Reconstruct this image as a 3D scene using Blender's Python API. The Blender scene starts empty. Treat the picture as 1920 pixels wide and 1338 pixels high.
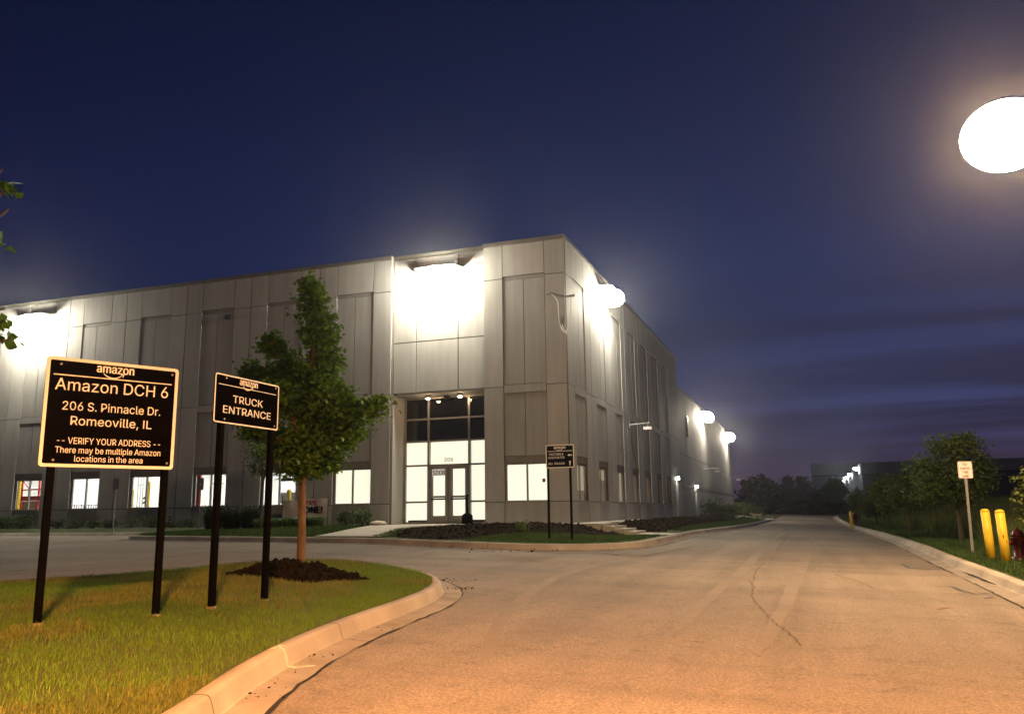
import bpy, bmesh, math, random, json
import numpy as np
from mathutils import Vector, Matrix
from mathutils.geometry import delaunay_2d_cdt

SC = bpy.context.scene
COL = SC.collection
rng = np.random.default_rng(7)
R = math.radians

# ------------------------------------------------------------------ camera
CAM = Vector((8.03, -28.454, 1.35)); YAW = R(19.56); PITCH = R(10.63); ROLL = R(-0.758); FPX = 1553.0
cam_d = bpy.data.cameras.new('camera'); cam_d.sensor_width = 36.0; cam_d.lens = FPX / 1920 * 36
cam_d.clip_start = 0.05; cam_d.clip_end = 4000
cam = bpy.data.objects.new('camera', cam_d); COL.objects.link(cam); SC.camera = cam
_h = Vector((-math.sin(YAW), math.cos(YAW), 0)); _rt = Vector((math.cos(YAW), math.sin(YAW), 0))
C_F = _h * math.cos(PITCH) + Vector((0, 0, math.sin(PITCH))); _up = _rt.cross(C_F)
C_R = _rt * math.cos(ROLL) + _up * math.sin(ROLL); C_U = -_rt * math.sin(ROLL) + _up * math.cos(ROLL)
mw = Matrix.Identity(4)
for i in range(3):
    mw[i][0] = C_R[i]; mw[i][1] = C_U[i]; mw[i][2] = -C_F[i]; mw[i][3] = CAM[i]
cam.matrix_world = mw

# ------------------------------------------------------------------ sky
SKY_STRENGTH = 0.72
world = bpy.data.worlds.new("World"); SC.world = world; world.use_nodes = True
def build_sky():
    nt = world.node_tree; nt.nodes.clear(); N = nt.nodes.new; L = nt.links.new
    out = N('ShaderNodeOutputWorld'); bg = N('ShaderNodeBackground'); bg.inputs['Strength'].default_value = SKY_STRENGTH
    sky = N('ShaderNodeTexSky'); sky.sky_type = 'NISHITA'; sky.sun_disc = False
    sky.sun_elevation = R(-4.0); sky.sun_rotation = R(35); sky.air_density = 1.5; sky.dust_density = 1.0; sky.ozone_density = 4
    tc = N('ShaderNodeTexCoord'); sep = N('ShaderNodeSeparateXYZ'); L(tc.outputs['Generated'], sep.inputs[0])
    def math_(op, a, b=None, clamp=False):
        m = N('ShaderNodeMath'); m.operation = op; m.use_clamp = clamp
        for k, v in ((0, a), (1, b)):
            if v is None: continue
            if isinstance(v, (int, float)): m.inputs[k].default_value = v
            else: L(v, m.inputs[k])
        return m.outputs[0]
    def ramp(fac, stops):
        r = N('ShaderNodeValToRGB'); cr = r.color_ramp
        while len(cr.elements) < len(stops): cr.elements.new(0.5)
        for e, (p, c) in zip(cr.elements, stops): e.position = p; e.color = (*c, 1)
        L(fac, r.inputs[0]); return r.outputs[0]
    def mix(f, a, b, typ='MIX'):
        m = N('ShaderNodeMix'); m.data_type = 'RGBA'; m.blend_type = typ
        if isinstance(f, (int, float)): m.inputs[0].default_value = f
        else: L(f, m.inputs[0])
        for k, v in ((6, a), (7, b)):
            if isinstance(v, tuple): m.inputs[k].default_value = (*v, 1)
            else: L(v, m.inputs[k])
        return m.outputs[2]
    z = math_('MAXIMUM', sep.outputs[2], 0.0)
    # brightness grows towards the afterglow (towards +x of the building)
    az = math_('ADD', math_('MULTIPLY', sep.outputs[0], 0.85), math_('MULTIPLY', sep.outputs[1], 0.35))
    azf = math_('MULTIPLY_ADD', az, 0.85, True) if False else math_('ADD', math_('MULTIPLY', az, 0.75), 0.33, True)
    clear_r = ramp(z, [(0.0, (.115, .052, .080)), (.035, (.075, .042, .085)), (.09, (.060, .064, .165)), (.15, (.055, .072, .200)), (.22, (.034, .050, .150)), (.34, (.022, .037, .118)), (.62, (.0065, .013, .050)), (1, (.004, .007, .026))])
    clear_l = ramp(z, [(0.0, (.03, .025, .05)), (.13, (.010, .014, .050)), (.30, (.0062, .0115, .054)), (.45, (.0042, .0075, .034)), (.7, (.0025, .0038, .014)), (1, (.002, .003, .009))])
    base = mix(azf, clear_l, clear_r)
    # layered cloud deck: directions laid out on a flat layer overhead
    dn = math_('ADD', z, 0.10)
    px = math_('DIVIDE', sep.outputs[0], dn); py = math_('DIVIDE', sep.outputs[1], dn)
    cmb = N('ShaderNodeCombineXYZ'); L(px, cmb.inputs[0]); L(py, cmb.inputs[1])
    mp = N('ShaderNodeMapping'); mp.inputs['Rotation'].default_value = (0, 0, R(-14)); mp.inputs['Scale'].default_value = (0.22, 1.15, 1)
    L(cmb.outputs[0], mp.inputs[0])
    n1 = N('ShaderNodeTexNoise'); n1.inputs['Scale'].default_value = 0.75; n1.inputs['Detail'].default_value = 6; n1.inputs['Roughness'].default_value = .55; n1.inputs['Distortion'].default_value = .6
    L(mp.outputs[0], n1.inputs['Vector'])
    cm = ramp(n1.outputs['Fac'], [(.38, (0, 0, 0)), (.52, (1, 1, 1))])
    lowm = ramp(z, [(0.0, (.1, .1, .1)), (.03, (.5, .5, .5)), (.07, (1, 1, 1)), (.20, (.95, .95, .95)), (.36, (.35, .35, .35)), (.8, (.1, .1, .1))])
    cf = math_('MULTIPLY', cm, lowm)
    ccol = ramp(z, [(0.0, (.045, .026, .042)), (.10, (.018, .015, .036)), (.3, (.016, .020, .062)), (.6, (.008, .011, .036))])
    col = mix(math_('MULTIPLY', cf, azf), base, ccol)
    nis = mix(1.0, sky.outputs[0], (.06, .06, .06), 'MULTIPLY')
    tot = mix(1.0, col, nis, 'ADD')
    L(tot, bg.inputs['Color']); L(bg.outputs[0], out.inputs['Surface'])
build_sky()
SC.view_settings.view_transform = 'Standard'; SC.view_settings.look = 'None'
SC.view_settings.exposure = 0.35; SC.view_settings.gamma = 1.0
SC.render.engine = 'CYCLES'
cy = SC.cycles
cy.use_denoising = True; cy.max_bounces = 6; cy.diffuse_bounces = 3; cy.glossy_bounces = 3; cy.transmission_bounces = 4
cy.transparent_max_bounces = 12; cy.volume_bounces = 0; cy.sample_clamp_indirect = 4.0; cy.sample_clamp_direct = 0.0
cy.caustics_reflective = False; cy.caustics_refractive = False
# lamp powers (radiance of the glowing lens)
P_WALL = 500.0; P_FARWALL = 300.0; P_ROAD = 290.0; P_STREET = 6000.0; P_DOWN = 130.0; P_SCONCE = 110.0; P_DISTANT = 140.0

# ------------------------------------------------------------------ helpers
def ray(px, py):
    return C_F + C_R * ((px - 960) / FPX) - C_U * ((py - 669) / FPX)
def G(x, y):
    u = y + 28.454; v = x - 8.03
    a = .0125 * np.clip(u, -10, 24) + .37 * (lambda t: t * t * (3 - 2 * t))(np.clip((y - 42) / 45.0, 0, 1))
    return a - .03 * np.clip(v, -11, 6)
def Gz(x, y): return float(G(x, y))
def on_ground(px, py, dz=0.0):
    d = ray(px, py); t = 4.0
    for _ in range(4000):
        q = CAM + d * t
        if q.z < Gz(q.x, q.y) + dz: break
        t += max(0.01, 0.01 * t)
    lo, hi = t - max(.011, .0101 * t), t
    for _ in range(30):
        m = (lo + hi) / 2; q = CAM + d * m
        if q.z < Gz(q.x, q.y) + dz: hi = m
        else: lo = m
    q = CAM + d * hi; return Vector((q.x, q.y, Gz(q.x, q.y) + dz))
def at_depth(px, py, D):
    d = ray(px, py); return CAM + d * D
def on_plane_y(px, py, y):
    d = ray(px, py); return CAM + d * ((y - CAM.y) / d.y)
def on_plane_x(px, py, x):
    d = ray(px, py); return CAM + d * ((x - CAM.x) / d.x)
FLOOR = 0.967
def sstep(t): t = min(1, max(0, t)); return t * t * (3 - 2 * t)

# ------------------------------------------------------------------ materials
MATS = {}
def mat(name, c, rough=.8, var=.15, scale=6, c2=None, bump=0, bscale=40, spec=.3, metal=0, emit=None, detail=4, transl=0, stretch=None, streak=0):
    if name in MATS: return MATS[name]
    m = bpy.data.materials.new(name); m.use_nodes = True; nt = m.node_tree; N = nt.nodes.new; L = nt.links.new
    b = nt.nodes['Principled BSDF']; b.inputs['Roughness'].default_value = rough; b.inputs['Metallic'].default_value = metal
    b.inputs['Specular IOR Level'].default_value = spec
    if emit:
        b.inputs['Emission Color'].default_value = (*emit[0], 1); b.inputs['Emission Strength'].default_value = emit[1]
    tc = N('ShaderNodeTexCoord'); vec = tc.outputs['Object']
    if stretch:
        mp = N('ShaderNodeMapping'); mp.inputs['Scale'].default_value = stretch; L(vec, mp.inputs[0]); vec = mp.outputs[0]
    n = N('ShaderNodeTexNoise'); n.inputs['Scale'].default_value = scale; n.inputs['Detail'].default_value = detail; L(vec, n.inputs['Vector'])
    r = N('ShaderNodeValToRGB'); r.color_ramp.elements[0].position = .3; r.color_ramp.elements[1].position = .7
    a = c2 if c2 else tuple(max(0, x * (1 - var)) for x in c); bb = c if c2 else tuple(min(1, x * (1 + var)) for x in c)
    r.color_ramp.elements[0].color = (*a, 1); r.color_ramp.elements[1].color = (*bb, 1)
    L(n.outputs['Fac'], r.inputs[0]); L(r.outputs[0], b.inputs['Base Color'])
    if streak:                                # rain streaks and blotches that stay on the wall
        m2 = N('ShaderNodeMapping'); m2.inputs['Scale'].default_value = (5, 5, .22); L(tc.outputs['Object'], m2.inputs[0])
        s1 = N('ShaderNodeTexNoise'); s1.inputs['Scale'].default_value = 1.0; s1.inputs['Detail'].default_value = 5; s1.inputs['Roughness'].default_value = .65; L(m2.outputs[0], s1.inputs['Vector'])
        r2 = N('ShaderNodeValToRGB'); r2.color_ramp.elements[0].position = .32; r2.color_ramp.elements[1].position = .60
        r2.color_ramp.elements[0].color = (1 - streak,) * 3 + (1,); r2.color_ramp.elements[1].color = (1, 1, 1, 1); L(s1.outputs['Fac'], r2.inputs[0])
        mm = N('ShaderNodeMix'); mm.data_type = 'RGBA'; mm.blend_type = 'MULTIPLY'; mm.inputs[0].default_value = 1; L(r.outputs[0], mm.inputs[6]); L(r2.outputs[0], mm.inputs[7]); L(mm.outputs[2], b.inputs['Base Color'])
    if bump:
        n2 = N('ShaderNodeTexNoise'); n2.inputs['Scale'].default_value = bscale; n2.inputs['Detail'].default_value = 3; L(tc.outputs['Object'], n2.inputs['Vector'])
        bm = N('ShaderNodeBump'); bm.inputs['Strength'].default_value = bump; bm.inputs['Distance'].default_value = .02
        L(n2.outputs['Fac'], bm.inputs['Height']); L(bm.outputs[0], b.inputs['Normal'])
    if transl:
        t = N('ShaderNodeBsdfTranslucent'); L(r.outputs[0], t.inputs['Color']); mx = N('ShaderNodeMixShader'); mx.inputs[0].default_value = transl
        L(b.outputs[0], mx.inputs[1]); L(t.outputs[0], mx.inputs[2]); L(mx.outputs[0], nt.nodes['Material Output'].inputs['Surface'])
    MATS[name] = m; return m
def emis(name, c, s):
    if name in MATS: return MATS[name]
    m = bpy.data.materials.new(name); m.use_nodes = True; nt = m.node_tree
    b = nt.nodes['Principled BSDF']; b.inputs['Base Color'].default_value = (.8, .8, .8, 1)
    b.inputs['Emission Color'].default_value = (*c, 1); b.inputs['Emission Strength'].default_value = s
    MATS[name] = m; return m
def glass_mat(name, tint, refl):
    if name in MATS: return MATS[name]
    m = bpy.data.materials.new(name); m.use_nodes = True; nt = m.node_tree; N = nt.nodes.new; L = nt.links.new
    t = N('ShaderNodeBsdfTransparent'); t.inputs[0].default_value = (*tint, 1)
    g = N('ShaderNodeBsdfGlossy'); g.inputs['Roughness'].default_value = .02; g.inputs[0].default_value = (.9, .9, .9, 1)
    lw = N('ShaderNodeLayerWeight'); lw.inputs[0].default_value = .5; pw = N('ShaderNodeMath'); pw.operation = 'POWER'; pw.inputs[1].default_value = 4; L(lw.outputs['Facing'], pw.inputs[0])
    sc_ = N('ShaderNodeMath'); sc_.operation = 'MULTIPLY_ADD'; sc_.inputs[1].default_value = refl; sc_.inputs[2].default_value = .035; L(pw.outputs[0], sc_.inputs[0])
    mx = N('ShaderNodeMixShader'); L(sc_.outputs[0], mx.inputs[0]); L(t.outputs[0], mx.inputs[1]); L(g.outputs[0], mx.inputs[2])
    L(mx.outputs[0], nt.nodes['Material Output'].inputs['Surface']); MATS[name] = m; return m

M_PIER = mat('concrete_light', (.325, .322, .312), .75, .10, 1.2, bump=.15, bscale=60, stretch=(1, 1, .35), streak=.13)
PIERS = [M_PIER, mat('concrete_light_b', (.308, .305, .296), .75, .10, 1.1, bump=.15, bscale=55, stretch=(1, 1, .35), streak=.16), mat('concrete_light_c', (.342, .338, .326), .75, .10, 1.4, bump=.15, bscale=65, stretch=(1, 1, .35), streak=.10)]
M_BAY = mat('concrete_grey', (.292, .289, .280), .75, .10, 1.3, bump=.12, bscale=60, stretch=(1, 1, .35), streak=.13)
M_HEAD = mat('concrete_dark_and_shade', (.20, .195, .187), .8, .12, 2)
M_JOINT = mat('joint_sealant', (.07, .065, .06), .9)
M_COPING = mat('coping_metal', (.16, .15, .14), .5, .1, 3, metal=.3)
M_ALU = mat('aluminium_frame', (.30, .285, .265), .45, .08, 8, metal=.4)
M_DARKMET = mat('dark_metal', (.03, .03, .03), .45, .2, 10)
M_STEEL = mat('galvanised_steel', (.35, .36, .36), .5, .15, 20, metal=.6)
M_WHITE = mat('white_paint', (.80, .79, .76), .6, .05, 6)
M_BLACK = mat('black_paint', (.0022, .0022, .0024), .7, .25, 20, spec=.02)
M_SIGNFACE = mat('sign_black', (.003, .0022, .0025), .8, .3, 12, spec=.0)
M_SIGNWHITE = mat('sign_reflective_white', (.86, .84, .80), .6, .03, 30)
M_CONC = mat('pavement_concrete', (.42, .385, .335), .85, .16, 1.6, bump=.25, bscale=90)
M_GUTTER = mat('gutter_concrete', (.30, .262, .222), .9, .0, 2.6, c2=(.20, .17, .14), bump=.45, bscale=45, detail=8)
M_KERB = mat('kerb_concrete', (.36, .315, .265), .85, .22, 1.3, bump=.45, bscale=45, detail=8)
M_YELLOW = mat('yellow_paint', (.60, .42, .022), .5, .12, 5)
M_RED = mat('red_paint', (.28, .02, .02), .4, .2, 8); M_HYD = mat('hydrant_maroon', (.075, .007, .008), .35, .25, 8)
M_BARK = mat('young_bark', (.150, .108, .072), .9, .3, 14, bump=.6, bscale=60, stretch=(1, 1, .25))
M_BARKD = mat('dark_bark', (.06, .048, .038), .9, .3, 14)
M_LEAF = mat('maple_leaf', (.125, .260, .040), .5, .0, 2.5, c2=(.055, .135, .020), spec=.4, transl=.3)
M_LEAF2 = mat('locust_leaf', (.085, .135, .034), .55, .0, 1.3, c2=(.040, .070, .018), transl=.3)
M_LEAFY = mat('yellow_green_leaf', (.12, .15, .03), .55, .0, 1.6, c2=(.05, .08, .018), transl=.3)
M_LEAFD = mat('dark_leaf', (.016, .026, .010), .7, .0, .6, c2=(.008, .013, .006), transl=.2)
M_SHRUB = mat('shrub_leaf', (.060, .095, .026), .55, .0, 3, c2=(.026, .045, .014), transl=.25)
M_LILY = mat('daylily_leaf', (.085, .14, .035), .5, .0, 4, c2=(.04, .08, .02), transl=.25)
M_SOIL = mat('dark_soil', (.026, .018, .012), .95, .0, 3.5, c2=(.008, .006, .004), bump=.8, bscale=30, spec=.02)
M_MULCH = mat('bark_mulch', (.022, .016, .013), .95, .0, 14, c2=(.006, .005, .0045), bump=.9, bscale=45, spec=.02)
GL_CLEAR = glass_mat('clear_glass', (.96, .97, .96), .25)
GL_DARK = glass_mat('tinted_glass', (.06, .06, .065), .35)
LIT_CREAM = emis('room_glow_cream', (1, .95, .75), .88)  # even glowing panels stand in for the lit rooms behind the glass
LIT_WHITE = emis('lit_room_white', (1, .98, .94), .95)
LIT_DIM = emis('lit_blind_dim', (.75, .66, .47), .34)
LIT_BROWN = emis('lit_room_brown', (.30, .21, .15), .16)
LENS_WALL = emis('wall_lamp_lens', (1, .91, .71), P_WALL)
LENS_FAR = emis('far_wall_lamp_lens', (1, .87, .66), P_FARWALL)
LENS_ROAD = emis('road_lamp_lens', (1, .64, .33), P_ROAD)
LENS_SODIUM = emis('sodium_lens', (1, .42, .13), P_STREET)
LENS_DOWN = emis('downlight_lens', (1, .66, .36), P_DOWN)
LENS_SCONCE = emis('sconce_lens', (1, .93, .78), P_SCONCE)
LENS_DIST = emis('distant_lamp_lens', (.92, 1, .97), P_DISTANT)

# ------------------------------------------------------------------ mesh building
class MB:
    def __init__(s): s.v = []; s.f = []; s.m = []; s.mats = []
    def mi(s, m):
        if m not in s.mats: s.mats.append(m)
        return s.mats.index(m)
    def add(s, vs, fs, m):
        o = len(s.v); s.v.extend([tuple(v) for v in vs]); k = s.mi(m)
        for f in fs: s.f.append([i + o for i in f]); s.m.append(k)
    def box(s, x0, x1, y0, y1, z0, z1, m):
        s.add([(x0, y0, z0), (x1, y0, z0), (x1, y1, z0), (x0, y1, z0), (x0, y0, z1), (x1, y0, z1), (x1, y1, z1), (x0, y1, z1)],
              [(0, 3, 2, 1), (4, 5, 6, 7), (0, 1, 5, 4), (1, 2, 6, 5), (2, 3, 7, 6), (3, 0, 4, 7)], m)
    def tube(s, pts, rad, m, n=8, cap=True):
        pts = [Vector(p) for p in pts]
        if not hasattr(rad, '__len__'): rad = [rad] * len(pts)
        rings = []; ref = None
        for i, p in enumerate(pts):
            d = (pts[min(i + 1, len(pts) - 1)] - pts[max(i - 1, 0)]).normalized()
            if ref is None: ref = Vector((1, 0, 0)) if abs(d.x) < .8 else Vector((0, 1, 0))
            a = (ref - d * ref.dot(d)).normalized(); ref = a; b = d.cross(a)
            rings.append([p + (a * math.cos(2 * math.pi * k / n) + b * math.sin(2 * math.pi * k / n)) * rad[i] for k in range(n)])
        vs = [v for r in rings for v in r]; fs = []
        for i in range(len(pts) - 1):
            for k in range(n): fs.append((i * n + k, i * n + (k + 1) % n, (i + 1) * n + (k + 1) % n, (i + 1) * n + k))
        if cap: fs.append(tuple(range(n))[::-1]); fs.append(tuple((len(pts) - 1) * n + k for k in range(n)))
        s.add(vs, fs, m)
    def lathe(s, prof, m, n=20, c=(0, 0, 0)):
        vs = []; fs = []
        for r, z in prof:
            for k in range(n): vs.append((c[0] + r * math.cos(2 * math.pi * k / n), c[1] + r * math.sin(2 * math.pi * k / n), c[2] + z))
        for i in range(len(prof) - 1):
            for k in range(n): fs.append((i * n + k, i * n + (k + 1) % n, (i + 1) * n + (k + 1) % n, (i + 1) * n + k))
        fs.append(tuple(range(n))[::-1]); fs.append(tuple((len(prof) - 1) * n + k for k in range(n)))
        s.add(vs, fs, m)
    def poly(s, pts2, z0, z1, m):            # vertical prism
        n = len(pts2); vs = [(x, y, z0) for x, y in pts2] + [(x, y, z1) for x, y in pts2]
        s.add(vs, [tuple(range(n))[::-1], tuple(range(n, 2 * n))] + [(i, (i + 1) % n, n + (i + 1) % n, n + i) for i in range(n)], m)
    def xzprism(s, pts, y0, y1, m):          # outline in x,z, thickness in y
        n = len(pts); vs = [(x, y0, z) for x, z in pts] + [(x, y1, z) for x, z in pts]
        s.add(vs, [tuple(range(n)), tuple(range(n, 2 * n))[::-1]] + [((i + 1) % n, i, n + i, n + (i + 1) % n) for i in range(n)], m)
    def build(s, name, parent=None, smooth=False, loc=None):
        me = bpy.data.meshes.new(name); me.from_pydata(s.v, [], s.f)
        for m in s.mats: me.materials.append(m)
        me.polygons.foreach_set('material_index', s.m)
        if smooth: me.polygons.foreach_set('use_smooth', [True] * len(me.polygons))
        me.update(); return link(name, me, parent, loc)
def link(name, me, parent=None, loc=None):
    o = bpy.data.objects.new(name, me); COL.objects.link(o)
    if parent: o.parent = parent
    if loc is not None: o.location = loc
    return o
def tag(o, label=None, cat=None, group=None, kind=None):
    if label: o['label'] = label
    if cat: o['category'] = cat
    if group: o['group'] = group
    if kind: o['kind'] = kind
    return o
def thing(name, label, cat, loc=(0, 0, 0), rz=0, group=None):
    o = bpy.data.objects.new(name, None); COL.objects.link(o); o.location = loc; o.rotation_euler = (0, 0, rz); o.empty_display_size = .2
    return tag(o, label, cat, group)
def rawmesh(name, V, Fq, m, parent=None, loc=None):
    """V (n,3) floats, Fq list of (face array with k columns); fast path"""
    me = bpy.data.meshes.new(name); me.vertices.add(len(V)); me.vertices.foreach_set('co', np.asarray(V, dtype=np.float32).ravel())
    tot = sum(f.shape[0] for f in Fq); loops = np.concatenate([f.ravel() for f in Fq]); sizes = np.concatenate([np.full(f.shape[0], f.shape[1]) for f in Fq])
    me.loops.add(len(loops)); me.loops.foreach_set('vertex_index', loops.astype(np.int32))
    me.polygons.add(tot); st = np.concatenate([[0], np.cumsum(sizes)[:-1]]); me.polygons.foreach_set('loop_start', st.astype(np.int32))
    me.update(calc_edges=True); me.validate()
    for x in (m if isinstance(m, list) else [m]): me.materials.append(x)
    return link(name, me, parent, loc)
def catmull(P, k=6, closed=False):
    P = [Vector(p) for p in P]; n = len(P); out = []
    for i in range(n if closed else n - 1):
        p0, p1, p2, p3 = (P[(i + j) % n] if closed else P[min(max(i + j, 0), n - 1)] for j in (-1, 0, 1, 2))
        for j in range(k):
            t = j / k
            out.append(0.5 * ((2 * p1) + (p2 - p0) * t + (2 * p0 - 5 * p1 + 4 * p2 - p3) * t * t + (3 * p1 - p0 - 3 * p2 + p3) * t ** 3))
    if not closed: out.append(P[-1])
    return out
def inside(poly, X, Y):
    r = np.zeros(X.shape, bool); n = len(poly); j = n - 1
    for i in range(n):
        xi, yi = poly[i][0], poly[i][1]; xj, yj = poly[j][0], poly[j][1]
        c = ((yi > Y) != (yj > Y)) & (X < (xj - xi) * (Y - yi) / (yj - yi + 1e-12) + xi); r ^= c; j = i
    return r
def sheet(name, poly, zf, m, step, parent=None, bbox=None, zedge=None):
    """triangulated sheet inside a plan outline, height zf(x,y)"""
    poly = [(p[0], p[1]) for p in poly]; xs = [p[0] for p in poly]; ys = [p[1] for p in poly]
    gx, gy = np.meshgrid(np.arange(min(xs) + step / 2, max(xs), step), np.arange(min(ys) + step / 2, max(ys), step))
    gx = gx.ravel() + rng.uniform(-.2, .2, gx.size) * step; gy = gy.ravel() + rng.uniform(-.2, .2, gy.size) * step
    k = inside(poly, gx, gy)
    if bbox is not None: k &= bbox(gx, gy)
    pts = [Vector(p) for p in poly] + [Vector((a, b)) for a, b in zip(gx[k], gy[k])]
    vo, _, fo, *_ = delaunay_2d_cdt(pts, [], [list(range(len(poly)))], 1, 1e-4)
    V = [(v.x, v.y, zf(v.x, v.y)) for v in vo]
    me = bpy.data.meshes.new(name); me.from_pydata(V, [], [f for f in fo]); me.materials.append(m)
    me.polygons.foreach_set('use_smooth', [True] * len(me.polygons)); me.update()
    return link(name, me, parent)
def sweep_kerb(name, path, prof, m, side=1, closed=False, zf=Gz):
    """profile (outward offset, height above the road) along a plan path"""
    P = [Vector((p[0], p[1])) for p in path]; n = len(P); V = []; F = []
    for i, p in enumerate(P):
        a = P[(i - 1) % n] if closed or i else p; b = P[(i + 1) % n] if closed or i < n - 1 else p
        d = (b - a).normalized(); o = Vector((d.y, -d.x)) * side
        for off, h in prof:
            q = p + o * off; V.append((q.x, q.y, zf(q.x, q.y) + h))
    k = len(prof)
    for i in range(n if closed else n - 1):
        for j in range(k - 1):
            a = i * k + j; b = ((i + 1) % n) * k + j; F.append((a, b, b + 1, a + 1) if side > 0 else (a, a + 1, b + 1, b))
    me = bpy.data.meshes.new(name); me.from_pydata(V, [], F); me.materials.append(m); me.materials.append(M_GUTTER); me.polygons.foreach_set('use_smooth', [True] * len(F))
    me.polygons.foreach_set('material_index', [1 if (q % (k - 1)) >= k - 3 else 0 for q in range(len(F))]); me.update()
    return link(name, me)
KERB_PROF = [(-.02, .12), (0, .150), (.075, .150), (.098, .143), (.112, .125), (.140, .028), (.152, .014), (.40, .006), (.42, -.05)]

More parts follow.
